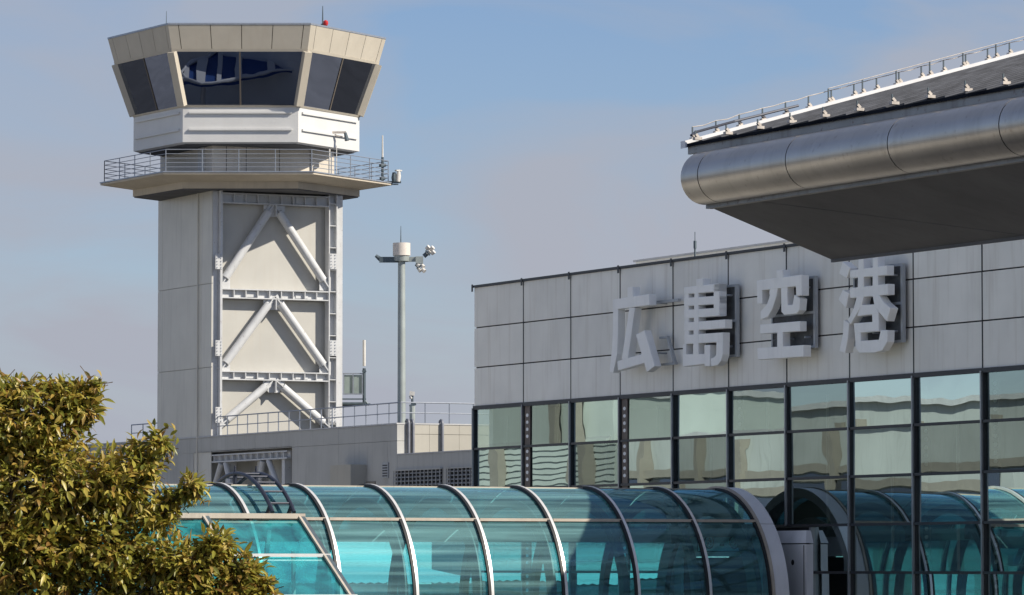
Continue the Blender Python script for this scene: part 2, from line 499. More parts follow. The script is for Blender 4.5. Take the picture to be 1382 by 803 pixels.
# mullions and transoms
PT = FT.on_v(1097, 750)[0]
for k, t in enumerate(TT):
    zb = ZR[6] if k in (5, 6) else GZ
    mb = MB()
    mb.box(FT, t - 0.06, t + 0.06, -0.015, 0.10, zb, 4.97)
    mo = term.part('mullion', mb, M['darkframe'])
    mb = MB()
    mb.box(FT, t - 0.03, t + 0.03, -0.075, -0.017, zb, 4.985)
    term.part('cover_cap', mb, M['mullion'], mo)
for r in range(3, 12):
    mb = MB()
    z = ZR[r]
    hh = 0.06 if r == 3 else 0.036
    spans = [(T0, T1)] if r < 6 else ([(T0, TT[5]), (TT[6], T1)] if r > 6 else [(T0, T1)])
    for (p, q) in spans:
        mb.box(FT, p, q, -0.045, 0.10, z - hh, z + hh)
    term.part('transom', mb, M['darkframe'])
for k in range(len(TT) - 1):
    for r in range(3, 11):
        p, q = TT[k] + 0.06, TT[k + 1] - 0.06
        if k == 5 and r >= 6: continue
        if k == 6 and r >= 6: p = PT + 0.05
        if r >= 8 and k < 5: continue
        mb = MB()
        ja_, jb_ = rng.uniform(-0.016, 0.016), rng.uniform(-0.005, 0.005); jit = [-ja_ - jb_, ja_ - jb_, ja_ + jb_, -ja_ + jb_]
        P = FT.pt
        z0, z1 = ZR[r + 1] + 0.036, ZR[r] - 0.036
        mb.add([P(p, 0.04 + jit[0], z0), P(q, 0.04 + jit[1], z0), P(q, 0.04 + jit[2], z1), P(p, 0.04 + jit[3], z1)], [(0, 1, 2, 3)])
        term.part('window_pane', mb, M['pane'])
# jamb post that splits the seventh bay
mb = MB(); mb.box(FT, PT - 0.05, PT + 0.05, -0.09, 0.12, GZ, ZR[6] - 0.05)
term.part('jamb_post', mb, M['mullion'])
mb = MB(); mb.box(FT, TT[5] - 0.1, TT[6] + 0.05, 0.25, 0.4, GZ, ZR[6] - 0.05); mb.box(FT, TT[6] + 0.06, PT - 0.06, 0.06, 0.2, GZ, ZR[6] - 0.05)
term.part('portal_wall', mb, M['backing'])
# studded columns inside the glass
studs_at = [(1, 0.0), (3, 0.0), (5, 0.2), (8, 0.2), (9, 0.2)]
for k, dx in studs_at:
    t = TT[k] + 0.14
    mb = MB(); mb.box(FT, t - 0.06, t + 0.30, 0.004 + dx, 0.034 + dx, 1.17 if k in (5, 6) else -1.4, 4.93)
    c = term.part('column', mb, M['intcol'])
    mb = MB()
    z = 4.65
    while z > (1.3 if k in (5, 6) else -1.2):
        mb.prism([FT.pt(t + 0.13 + 0.085 * math.cos(q_ * math.pi / 5), 0.003 + dx, z + 0.055 * math.sin(q_ * math.pi / 5)) for q_ in range(10)], V * -0.012)
        z -= 0.215
        while any(abs(z - zr_) < 0.12 for zr_ in ZR): z -= 0.05
    term.part('stud', mb, M['dot'], c, kind='stuff')
for k in range(len(TT) - 1):
    mb = MB(); mb.box(FT, TT[k] + 1.1, TT[k] + 1.16, 0.6, 0.66, -0.1, 4.7)
    term.part('inner_pole', mb, M['kitlight'])

# roof antenna on the terminal
p = at(938, 340, 128)
w = Thing('whip_antenna', 'thin dark antenna standing on the terminal roof behind the parapet', 'antenna', (p.x, p.y, 8.7))
mb = MB(); mb.tube([(p.x, p.y, 8.7), (p.x, p.y, p.z + 0.25)], 0.03, 6)
mb.tube([(p.x, p.y, p.z + 0.2), (p.x, p.y, at(938, 313, 128).z)], 0.013, 6)
w.part('rod', mb, M['kit'])
mb = MB(); mb.tube([(p.x, p.y, p.z + 0.1), (p.x, p.y, p.z + 0.32)], 0.05, 6)
w.part('joint', mb, M['kit'])

# ---- sign letters
def L1(x, y): return (815 + x / 5.541, 370 + y / 5.541)
def L2(x, y): return (1010 + x / 4.722, 330 + y / 4.722)
kanji = [
 ('広', L1, 'silver kanji sign letter 広 with open interior, hanging nearest the building corner', [
  [(175,100),(215,95),(218,172),(175,178)],
  [(65,190),(335,148),(340,232),(66,266)],
  [(65,190),(104,188),(104,440),(97,600),(68,738),(40,730),(58,560),(66,400)],
  [(188,250),(230,250),(178,632),(130,640)],
  [(98,650),(298,592),(302,665),(102,722)],
  [(235,452),(300,418),(378,688),(318,733)]]),
 ('島', L1, 'silver kanji sign letter 島 with four rows of slots', [
  [(690,38),(740,32),(738,85),(690,90)],
  [(597,100),(862,66),(862,130),(597,150)],
  [(597,178),(862,160),(862,222),(597,240)],
  [(597,268),(862,250),(862,312),(597,332)],
  [(597,362),(905,338),(905,405),(597,425)],
  [(597,455),(888,435),(888,506),(600,524)],
  [(597,100),(629,96),(632,470),(600,475)],
  [(677,95),(706,92),(706,600),(665,602)],
  [(819,75),(862,66),(862,310),(819,318)],
  [(588,525),(613,522),(613,608),(588,610)],
  [(588,600),(752,596),(752,672),(588,692)],
  [(748,530),(790,528),(790,690),(750,690)],
  [(838,500),(888,490),(885,600),(872,650),(845,682),(800,690),(795,630),(820,622),(836,600)]]),
 ('空', L2, 'silver kanji sign letter 空 with a broad roof stroke and flat base bar', [
  [(178,165),(218,160),(218,220),(178,225)],
  [(52,230),(337,192),(337,262),(52,296)],
  [(52,232),(86,228),(86,378),(55,380)],
  [(300,250),(338,248),(338,325),(302,328)],
  [(135,280),(185,272),(176,330),(150,410),(120,462),(75,478),(75,425),(112,385),(132,335)],
  [(205,275),(245,270),(247,385),(278,384),(290,320),(328,345),(322,420),(300,442),(225,448),(207,430)],
  [(72,510),(325,488),(325,552),(72,570)],
  [(182,558),(218,554),(218,658),(182,660)],
  [(55,660),(350,640),(350,715),(58,735)]]),
 ('港', L2, 'silver kanji sign letter 港 with three slanting water strokes, below the canopy corner', [
  [(600,108),(648,148),(625,215),(577,185)],
  [(600,288),(640,310),(620,405),(572,350)],
  [(605,480),(640,500),(632,600),(615,690),(578,680),(600,570)],
  [(700,88),(732,84),(732,335),(692,338)],
  [(790,75),(820,72),(824,332),(788,332)],
  [(645,165),(880,132),(880,195),(645,215)],
  [(640,278),(885,250),(885,320),(645,342)],
  [(690,330),(735,330),(720,390),(650,510),(632,482),(670,405)],
  [(790,325),(830,322),(860,368),(905,405),(880,490),(830,430),(800,382)],
  [(715,386),(805,380),(830,440),(690,458)],
  [(670,502),(828,490),(828,552),(675,566)],
  [(785,430),(826,425),(828,500),(787,500)],
  [(672,502),(712,500),(714,614),(828,606),(840,545),(885,545),(882,620),(850,675),(800,690),(705,692),(680,660)]]),
]
FACE, DEEP = -0.58, 0.25
for ch, cv, label, strokes in kanji:
    allp = [FT.on_v(*cv(x, y), FACE) for s in strokes for (x, y) in s]
    a_lo, a_hi = min(p[0] for p in allp), max(p[0] for p in allp)
    z_lo, z_hi = min(p[1] for p in allp), max(p[1] for p in allp)
    base = FT.pt((a_lo + a_hi) / 2, 0, z_lo)
    t = Thing('sign_letter', label, 'sign letter', base, 'kanji letters of the airport name sign')
    for i, s in enumerate(strokes):
        poly = [FT.on_v(*cv(x, y), FACE) for (x, y) in s]
        e = 0.002 * (i % 7)
        mb = MB(); mb.prism([FT.pt(a, FACE + e, z) for (a, z) in poly], V * (DEEP - 2.3 * e))
        so_ = t.part('stroke', mb, M['letter'])
        bv = so_.modifiers.new('soft edge', 'BEVEL'); bv.width = 0.012; bv.segments = 1; bv.limit_method = 'ANGLE'
    # fixing frame behind
    fb = MB(); b0, b1 = -0.20, -0.10
    a1, a2, z1, z2 = a_lo + 0.15, a_hi - 0.02, z_lo + 0.25, z_hi - 0.22
    if ch == '広':
        fb = MB()
        zz = FT.on_v(*L1(400, 210), -0.2)[1]
        fb.box(FT, a1 + 0.5, a2 + 0.75, b0, b1, zz - 0.04, zz + 0.04)
        z3, z4 = z_lo + 0.22, z_lo + 1.0
        fb.box(FT, a2 - 0.4, a2 + 0.55, b0, b1, z3 - 0.03, z3 + 0.03)
        fb.bar(FT.pt(a2 + 0.50, -0.15, z3), FT.pt(a2 + 0.05, -0.15, z4), 0.09, 0.07)
        fb.box(FT, a2 - 0.4, a2 + 0.08, b0, b1, z4 - 0.03, z4 + 0.03)
        t.part('mounting_frame', fb, M['letterframe'])
    else:
        fb.box(FT, a1, a2, b0, b1, z2 - 0.07, z2)
        fb.box(FT, a1, a2, b0, b1, z1, z1 + 0.07)
        fb.box(FT, a1, a1 + 0.07, b0 - 0.003, b1, z1 + 0.07, z2 - 0.07)
        fb.box(FT, a2 - 0.09, a2, b0 - 0.003, b1, z1 + 0.07, z2 - 0.07)
        fb.box(FT, a1 + 0.07, a2 - 0.09, b0 - 0.002, b1, (z1 + z2) / 2 - 0.04, (z1 + z2) / 2 + 0.03)
        t.part('mounting_frame', fb, M['letterframe'])
        sb = MB(); sb.box(FT, a1 + 0.072, a2 - 0.092, b0 + 0.03, b1 - 0.02, z1 + 0.072, z2 - 0.072)
        t.part('backing_screen', sb, M['letterback'])
    # stand-off rods
    for aa in (a1 + 0.3, (a1 + a2) / 2, a2 - 0.3):
        for zz in (z1 + 0.3, z2 - 0.3):
            rb = MB(); rb.tube([FT.pt(aa, FACE + DEEP - 0.02, zz), FT.pt(aa, -0.005, zz)], 0.03, 6)
            t.part('standoff_rod', rb, M['letterframe'])

# metal cabinet between the tube end and the window wall
CBF = -0.30
ca0, ca1 = FT.on_v(1050, 760, CBF)[0], FT.on_v(1088, 760, CBF)[0]
zt = FT.on_v(1070, 716, CBF)[1]
zs = FT.on_v(1070, 733, CBF)[1]
cb = Thing('metal_cabinet', 'grey metal cabinet with a round black hole beside the tube end', 'cabinet', FT.pt(ca0, 0, GZ))
mb = MB()
mb.box(FT, ca0 - 1.0, ca1, CBF, -0.08, GZ, zs - 0.03)
cb.part('body', mb, M['cabinet'])
mb = MB()
P = FT.pt
mb.hexa([P(ca0 - 1, CBF - 0.02, zs), P(ca1 + 0.02, CBF - 0.02, zs), P(ca1 + 0.02, -0.08, zs), P(ca0 - 1, -0.08, zs),
         P(ca0 - 1, CBF + 0.08, zt), P(ca1 - 0.12, CBF + 0.08, zt), P(ca1 - 0.12, -0.08, zt), P(ca0 - 1, -0.08, zt)])
cb.part('hood', mb, M['cabinet'])
hz = FT.on_v(1070, 759, CBF)
mb = MB(); mb.cyl(P(hz[0], CBF + 0.01, hz[1]), -V, 0.075, 0.02, 16)
cb.part('hole', mb, M['hole'])
mb = MB(); mb.box(FT, ca1 - 0.14, ca1 - 0.10, CBF - 0.005, CBF + 0.01, GZ, zs - 0.06)
cb.part('seam', mb, M['backing'])

# ================================================================== GLASS TUBE WALKWAY
PR = at(969, 659, 122.8)
FR = Frame(PR)                       # b runs along the tube axis, 0 at the end ring, negative to the left
RT, ZC = 3.12, 2.12 - 3.12
SPC = 2.16
NB = 15
tube = Thing('glass_walkway', 'teal glass barrel vaulted walkway with pale ribs running up to the terminal', 'walkway', FR.pt(0, -10, GZ))
def arc(b, r, th0, th1, n):
    return [FR.pt(r * math.sin(th0 + (th1 - th0) * i / n), b, ZC + r * math.cos(th0 + (th1 - th0) * i / n)) for i in range(n + 1)]
THR = math.asin(0.705)               # rail angle
ZBASE = -2.6
def ribstrip(b0, b1, r0, r1, th0=-math.pi / 2, th1=math.pi / 2, n=40, legs=True):
    mb = MB()
    rings = []
    ths = [th0 + (th1 - th0) * i / n for i in range(n + 1)]
    prof = [(r * 0 + math.sin(t), math.cos(t), 0) for t in ths for r in (0,)]
    pts = [(math.sin(t), math.cos(t), 0.0) for t in ths]
    if legs:
        pts = [(-1.0, 0.0, ZBASE - ZC)] + pts + [(1.0, 0.0, ZBASE - ZC)]
    for (sx, cz, dz) in pts:
        rings.append([FR.pt(sx * r0, b0, ZC + cz * r0 + dz), FR.pt(sx * r0, b1, ZC + cz * r0 + dz),
                      FR.pt(sx * r1, b1, ZC + cz * r1 + dz), FR.pt(sx * r1, b0, ZC + cz * r1 + dz)])
    mb.loft(rings)
    return mb
def glasspatch(b0, b1, th0, th1, n, r=RT, leg=0):
    mb = MB()
    g0 = arc(b0, r, th0, th1, n); g1 = arc(b1, r, th0, th1, n)
    if leg > 0:
        g0.append(FR.pt(r, b0, ZBASE)); g1.append(FR.pt(r, b1, ZBASE))
    if leg < 0:
        g0.append(FR.pt(-r, b0, ZBASE)); g1.append(FR.pt(-r, b1, ZBASE))
    mb.loft([g0, g1], cap=False, close=False)
    return mb
for k in range(NB + 1):
    b = -k * SPC + 0.21
    if k > 0:
        ro = tube.part('rib', ribstrip(b - 0.055, b + 0.022, RT + 0.012, RT + 0.085), M['rib'], smooth=True)
        tube.part('gasket', ribstrip(b - 0.125, b - 0.056, RT + 0.004, RT + 0.075), M['gasket'], ro, smooth=True)
        tube.part('arch', ribstrip(b - 0.30, b - 0.12, RT - 0.52, RT - 0.28), M['arch'], smooth=True)
    if k < NB:
        for (t0, t1, n, leg) in ((0.012, THR, 14, 0), (THR, math.pi / 2, 14, 1), (-0.012, -THR, 14, 0), (-THR, -math.pi / 2, 14, -1)):
            tube.part('glass_panel', glasspatch(b - SPC + 0.056, b - 0.056 - (0.32 if k == 0 else 0), t0, t1, n, leg=leg), M['tubeglass'], smooth=True)
        # rails between ribs, near and far, and the wide beam on the far side
        for sg in (1, -1):
            mb = MB()
            x, z = sg * (RT + 0.04) * math.sin(THR), ZC + (RT + 0.04) * math.cos(THR)
            mb.bar(FR.pt(x, b - SPC + 0.056, z), FR.pt(x, min(b - 0.056, -0.08), z), 0.07, 0.075)
            tube.part('rail', mb, M['tan'] if sg > 0 else M['rib'])
        mb = MB()
        x, z = -(RT - 0.25) * math.sin(THR), ZC + (RT - 0.25) * math.cos(THR)
        mb.box(FR, x - 0.06, x + 0.06, b - SPC + 0.02, min(b, -0.42), z - 0.36, z - 0.02)
        tube.part('side_beam', mb, M['beam'])
mb = MB(); mb.box(FR, -0.09, 0.09, -NB * SPC, 0, 2.10, 2.15)
tube.part('ridge_cap', mb, M['tan'])
mb = MB(); mb.box(FR, -RT - 0.1, RT + 0.1, -NB * SPC, 0.9, ZBASE - 0.35, ZBASE - 0.02)
tube.part('floor', mb, M['tubefloor'])
for k in (3, 8, 13):
    for sg in (1, -1):
        mb = MB(); mb.tube([FR.pt(sg * 2.4, -k * SPC, GZ), FR.pt(sg * 2.4, -k * SPC, ZBASE - 0.36)], 0.3, 14)
        tube.part('support_column', mb, M['concrete2'], smooth=True)
# end ring: two clad segments on the near side, one beyond
thj = math.asin(0.735)
for (t0, t1, lg) in ((-math.pi / 2, thj - 0.004, -1), (thj + 0.004, math.pi / 2, 1)):
    mb = MB(); rings = []
    n = 36
    pts = [(math.sin(t0 + (t1 - t0) * i / n), math.cos(t0 + (t1 - t0) * i / n), 0.0) for i in range(n + 1)]
    if lg < 0: pts = [(-1, 0, ZBASE - ZC)] + pts
    else: pts = pts + [(1, 0, ZBASE - ZC)]
    for (sx, cz, dz) in pts:
        r0, r1 = RT - 0.18, RT + 0.07
        rings.append([FR.pt(sx * r0, 0.0, ZC + cz * r0 + dz), FR.pt(sx * r0, 0.44, ZC + cz * r0 + dz),
                      FR.pt(sx * r1, 0.44, ZC + cz * r1 + dz), FR.pt(sx * r1, 0.0, ZC + cz * r1 + dz)])
    mb.loft(rings)
    tube.part('end_ring', mb, M['ring'], smooth=True)
tube.part('ring_trim', ribstrip(-0.075, -0.004, RT + 0.01, RT + 0.10), M['tan'], smooth=True)
tube.part('ring_gasket', ribstrip(-0.15, -0.08, RT - 0.02, RT + 0.05), M['gasket'], smooth=True)
# end wall with door, beam, lunette
BE = -0.05
def ew(px, py): return FR.on_u if False else None
def onend(px, py, b=BE): return FR.on_v(px, py, b)
tube.part('end_arch', ribstrip(BE - 0.35, BE - 0.2, RT - 0.72, RT - 0.20), M['arch'], smooth=True)
zb0, zb1 = onend(975, 725)[1], onend(975, 708)[1]
mb = MB(); mb.box(FR, -2.2, 2.2, BE - 0.3, BE, zb0, zb1)
tube.part('end_beam', mb, M['arch'])
mb = MB()
n = 24
rl = RT - 0.75
th = math.acos(max(-1, min(1, (zb1 - ZC) / rl)))
mb.prism([FR.pt(rl * math.sin(-th + 2 * th * i / n), BE, ZC + rl * math.cos(-th + 2 * th * i / n)) for i in range(n + 1)], V * 0.04)
tube.part('lunette', mb, M['endwall'])
d0, d1 = onend(920, 760)[0], onend(1015, 760)[0]
zd = onend(965, 751)[1]
mb = MB()
mb.box(FR, -2.45, d0, BE, BE + 0.08, ZBASE, zb0)
mb.box(FR, d1, 2.45, BE, BE + 0.08, ZBASE, zb0)
mb.box(FR, d0, d1, BE, BE + 0.08, zd, zb0)
tube.part('end_wall', mb, M['endwall'])
mb = MB(); mb.box(FR, d0 + 0.03, d1 - 0.03, BE + 0.05, BE + 0.07, ZBASE, zd - 0.03)
tube.part('door', mb, M['hole'])
# sign over the door
s0, s1 = onend(941, 734, BE - 0.12)[0], onend(1000, 734, BE - 0.12)[0]
zs0, zs1 = onend(970, 743.5, BE - 0.12)[1], onend(970, 723, BE - 0.12)[1]
sg = Thing('direction_sign', 'white direction sign with walking figure and arrow over the walkway door', 'sign', FR.pt((s0 + s1) / 2, BE, zs0))
mb = MB(); mb.box(FR, s0, s1, BE - 0.10, BE - 0.04, zs0, zs1)
sg.part('board', mb, M['signface'])
mb = MB()
e = 0.025
mb.box(FR, s0 - e, s1 + e, BE - 0.105, BE - 0.035, zs0 - e, zs0); mb.box(FR, s1, s1 + e, BE - 0.105, BE - 0.035, zs0, zs1)
mb.box(FR, s0 - e, s0, BE - 0.105, BE - 0.035, zs0, zs1)
sg.part('frame', mb, M['signink'])
def spt(px, py, b=BE - 0.112):
    a, z = FR.on_v(px, py, b); return FR.pt(a, b, z)
def ringmark(cx, cy):
    mb = MB()
    c = FR.on_v(cx, cy, BE - 0.11)
    q = [FR.pt(c[0] + 0.27 * math.sin(2 * math.pi * i / 20), BE - 0.11, c[1] + 0.17 * math.cos(2 * math.pi * i / 20)) for i in range(21)]
    mb.tube(q, 0.018, 4)
    return mb
for (cx, nm) in ((957, 'walk'), (991, 'arrow')):
    cy = 731.5
    so_ = sg.part('pictogram_ring', ringmark(cx, cy), M['signink'])
    mb = MB()
    if nm == 'walk':
        for a, b_ in (((957.5, 728), (957, 732)), ((957, 732), (954.5, 736)), ((957, 732), (959, 736)), ((957.3, 729), (954.5, 731)), ((957.3, 729), (960, 731.5))):
            mb.bar(spt(*a), spt(*b_), 0.03, 0.02, V)
        mb.cyl(spt(957.8, 726.5), -V, 0.035, 0.01, 10)
        sg.part('walking_figure', mb, M['signink'])
    else:
        for a, b_ in (((987, 731.5), (994.5, 731.5)), ((994.5, 731.5), (991.5, 728.5)), ((994.5, 731.5), (991.5, 734.5))):
            mb.bar(spt(*a), spt(*b_), 0.035, 0.02, V)
        sg.part('arrow', mb, M['signink'])
mb = MB()
q0, q1 = spt(971, 733.5), spt(977, 737)
mb.add([FR.pt(FR.loc(q0)[0], BE - 0.103, q0.z), FR.pt(FR.loc(q1)[0], BE - 0.103, q0.z), FR.pt(FR.loc(q1)[0], BE - 0.103, q1.z), FR.pt(FR.loc(q0)[0], BE - 0.103, q1.z)], [(0, 1, 2, 3)])
sg.part('lettering_block', mb, M['signink'])

# access ladder over the vault
la, lb = -14.38, -13.78
lad = Thing('access_ladder', 'dark curved maintenance ladder arching over the glass walkway', 'ladder', FR.pt(0, (la + lb) / 2, 2.15))
RL = RT + 0.30
def lad_pt(th, b, r=RL): return FR.pt(r * math.sin(th), b, ZC + r * math.cos(th) + 0.02)
for b in (la, lb):
    mb = MB(); mb.tube([lad_pt(-1.0 + (1.0 + THR + 0.02) * i / 40, b) for i in range(41)], 0.055, 8)
    lad.part('rail', mb, M['ladder'], smooth=True)
for i in range(11):
    th = -0.85 + i * 0.155
    mb = MB(); mb.tube([lad_pt(th, la), lad_pt(th, lb)], 0.03, 6)
    lad.part('rung', mb, M['ladder'])
for th in (-0.02, THR - 0.05):
    for b in (la, lb):
        mb = MB(); mb.tube([lad_pt(th, b, RT + 0.02), lad_pt(th, b, RL + 0.03)], 0.06, 8)
        lad.part('bracket', mb, M['ladder'])
mb = MB()
for b in (la, lb):
    mb.tube([lad_pt(-0.02, b, RL), lad_pt(-0.02, b, RL + 0.20)], 0.03, 6)
lad.part('handgrip', mb, M['ladder'])

# ---- lean-to glass porch in front of the vault (left)
xr, zr = (RT + 0.12) * math.sin(THR), ZC + (RT + 0.12) * math.cos(THR)
SL = -0.62                               # fall per metre towards the viewer
pb = FR.on_u(404, 709, xr)[0]            # right-hand end
por = Thing('glass_porch', 'sloping teal glass porch roof leaning on the walkway behind the tree', 'porch', FR.pt(xr, pb - 8, GZ))
def pp(x, b, up=0.0): return FR.pt(xr + x, b, zr + SL * x + up)
mb = MB(); mb.bar(pp(0.02, pb + 0.10, 0.02), pp(0.02, pb - 22, 0.02), 0.28, 0.13)
por.part('top_beam', mb, M['tan'])
XS = [0.18, 1.70, 3.35, 5.0]
BW = 2.66
for j in range(8):
    b1 = pb - j * BW
    mb = MB(); mb.bar(pp(0.1, b1, 0.03), pp(5.2, b1, 0.03), 0.16, 0.12)
    ro = por.part('rafter', mb, M['kit'])
    mb = MB(); mb.bar(pp(0.1, b1 - 0.06, 0.075), pp(5.2, b1 - 0.06, 0.075), 0.06, 0.06)
    por.part('rafter_cap', mb, M['tan'], ro)
    if j == 7: break
    for i in range(3):
        mb = MB()
        mb.add([pp(XS[i] + 0.02, b1 - 0.09), pp(XS[i + 1] - 0.02, b1 - 0.09), pp(XS[i + 1] - 0.02, b1 - BW + 0.09), pp(XS[i] + 0.02, b1 - BW + 0.09)], [(0, 1, 2, 3)])
        por.part('glass_panel', mb, M['porchglass'])
for x in XS[1:]:
    mb = MB(); mb.bar(pp(x, pb + 0.12, 0.05), pp(x, pb - 19, 0.05), 0.12, 0.08)
    por.part('cross_rail', mb, M['rib'])
for b in (pb - 0.1, pb - 9, pb - 18):
    mb = MB(); mb.bar(pp(5.1, b, -0.1), FR.pt(xr + 5.1, b, GZ), 0.2, 0.2)
    por.part('post', mb, M['rib'])
mb = MB(); mb.bar(FR.pt(xr + 0.35, pb - 1.0, zr - 0.35), FR.pt(xr + 0.35, pb - 1.4, -3), 0.10, 0.10)
mb.bar(FR.pt(xr + 1.0, pb - 0.6, zr - 0.9), FR.pt(xr + 1.0, pb - 0.55, -3), 0.08, 0.08)
por.part('inner_post', mb, M['white'])

# ---- pale corrugated shed roof and yard behind the tube
shed = Thing('corrugated_shed', 'low shed with pale corrugated roof seen through the teal walkway glass', 'shed', FR.pt(-31, -6, GZ))
ze, zg = -0.56, 0.10
SB0, SB1 = -16.0, 6.6
mb = MB()
nn = int((SB1 - SB0) / 0.16)
r0 = []; r1 = []
for i in range(nn + 1):
    b = SB0 + (SB1 - SB0) * i / nn
    e = 0.045 if i % 2 else 0.0
    r0.append(FR.pt(-28.0, b, ze + e)); r1.append(FR.pt(-34.0, b - 0.6, zg + e))
mb.loft([r0, r1], cap=False, close=False)
shed.part('roof', mb, M['shed'])
mb = MB(); mb.box(FR, -33.9, -28.3, SB0 + 0.2, SB1 - 0.2, GZ, ze - 0.06)
shed.part('wall', mb, M['concrete'])
mb = MB(); mb.box(FR, -34.5, -34.02, SB0, SB1 + 0.6, GZ, 1.02)
shed.part('back_wall', mb, M['shed'])
mb = MB(); mb.box(FR, -28.02, -27.9, SB0, SB1, ze - 0.34, ze - 0.02)
shed.part('eave_gutter', mb, M['kit'])

# ================================================================== LOW BUILDING (ANNEX) AND TOWER
KP = at(284.5, 765, 199.1)
FK = Frame(KP)                 # a=0,b=0 at the near corner of the shaft
ZW = FK.on_v(284, 590)[1]
A_L = FK.on_v(60, 600)[0]
A_C = FK.on_v(537, 580)[0]
A_R = FK.on_v(655, 600)[0]
ZL = FK.on_v(537, 614)[1]
ann = Thing('annex_building', 'low grey concrete annex with railed flat roof and louvers at the tower foot', 'building', FK.pt(8, 0, GZ))
OA0, OA1 = FK.on_v(262, 620)[0], FK.on_v(395, 620)[0]
OZ = FK.on_v(330, 606)[1]
WB0, WB1 = -0.03, 0.35
zj = FK.on_v(420, 602)[1]
# concrete wall panels round the recess
def wallpiece(a0, a1, z0, z1, m='concrete'):
    mb = MB(); mb.box(FK, a0 + 0.008, a1 - 0.008, WB0, WB1, z0 + 0.006, z1 - 0.006)
    ann.part('wall_panel', mb, M[m])
wallpiece(A_L, OA0, GZ, zj)
wallpiece(OA0, OA1, OZ, zj)
am = FK.on_v(458, 620)[0]
wallpiece(OA1, am, GZ, zj); wallpiece(am, FK.on_v(524, 620)[0], GZ, zj); wallpiece(FK.on_v(524, 620)[0], A_C, GZ, zj)
aa = [A_L, 0.0, FK.on_v(345, 590)[0], FK.on_v(458, 590)[0], A_C]
for i in range(4): wallpiece(aa[i], aa[i + 1], zj, ZW)
wallpiece(A_C, A_R, GZ, ZL)
mb = MB(); mb.box(FK, A_L, A_C + 0.01, -0.06, 0.40, ZW, ZW + 0.06)
ann.part('coping', mb, M['coping'])
mb = MB(); mb.box(FK, A_C + 0.02, A_R, -0.055, 0.40, ZL, ZL + 0.05)
ann.part('lower_coping', mb, M['coping'])
# cream return wall (faces right-front), main roof and lower roof
BRR = FK.on_u(655, 590, A_C)[0]
for i, (b0, b1) in enumerate(((0.36, BRR * 0.36), (BRR * 0.36, BRR * 0.70), (BRR * 0.70, BRR + 6))):
    mb = MB(); mb.box(FK, A_C - 0.3, A_C - 0.002, b0 + 0.005, b1 - 0.005, ZL - 0.5, ZW - 0.4)
    ann.part('return_wall', mb, M['concrete2'])
    mb = MB(); mb.box(FK, A_C - 0.3, A_C - 0.0, b0 + 0.005, b1 - 0.005, ZW - 0.385, ZW)
    ann.part('return_wall', mb, M['concrete2'])
mb = MB(); mb.box(FK, A_C - 0.35, A_C + 0.02, 0.41, BRR + 6, ZW + 0.002, ZW + 0.055)
ann.part('return_coping', mb, M['coping'])
mb = MB(); mb.box(FK, A_L, A_C - 0.31, 0.36, 22, ZW - 0.5, ZW - 0.15)
ann.part('roof', mb, M['rooffelt'])
mb = MB(); mb.box(FK, A_C + 0.0, A_R, 0.36, 22, ZL - 0.6, ZL - 0.2)
ann.part('lower_roof', mb, M['rooffelt'])
mb = MB(); mb.box(FK, A_L, A_L + 0.3, 0.36, 22, GZ, ZW - 0.01); mb.box(FK, A_L, A_R, 22.01, 22.3, GZ, ZL)
ann.part('rear_wall', mb, M['concrete'])
# recess with the foot of the tower bracing
mb = MB(); mb.box(FK, OA0 - 0.2, OA1 + 0.2, 1.3, 1.5, GZ, OZ + 0.3)
mb.box(FK, OA0 - 0.2, OA0 - 0.02, 0.36, 1.29, GZ, OZ + 0.3); mb.box(FK, OA1 + 0.02, OA1 + 0.2, 0.36, 1.29, GZ, OZ + 0.3)
rec = ann.part('recess', mb, M['concrete'])
zbm1, zbm0 = FK.on_v(330, 611)[1], FK.on_v(330, 622)[1]
mb = MB(); mb.box(FK, OA0 + 0.05, OA1 - 0.7, 0.02, 0.5, zbm1 - 0.06, zbm1); mb.box(FK, OA0 + 0.05, OA1 - 0.7, 0.02, 0.5, zbm0, zbm0 + 0.06)
mb.box(FK, OA0 + 0.05, OA1 - 0.7, 0.20, 0.28, zbm0 + 0.06, zbm1 - 0.06)
aa0 = OA0 + 0.06
while aa0 < OA1 - 0.8:
    mb.box(FK, aa0, aa0 + 0.05, 0.04, 0.199, zbm0 + 0.061, zbm1 - 0.061); aa0 += 0.72
ann.part('frame_beam', mb, M['steel'])
for px in (270, 302, 345, 378):
    c = FK.on_v(px, 630)[0]
    mb = MB(); mb.box(FK, c - 0.16, c + 0.16, 0.15, 0.55, zbm0 - 3.5, zbm0 - 0.005)
    ann.part('frame_post', mb, M['steel'] if px in (302, 378) else M['concrete'])
for (x0, x1) in ((296, 283), (302, 312), (352, 345), (360, 376)):
    c0, c1 = FK.on_v(x0, 622)[0], FK.on_v(x1, 652)[0]
    mb = MB(); mb.tube([FK.pt(c0, 0.1, zbm0 - 0.05), FK.pt(c1, 0.1, zbm0 - 1.5)], 0.13, 10)
    ann.part('foot_brace', mb, M['steel'], smooth=True)
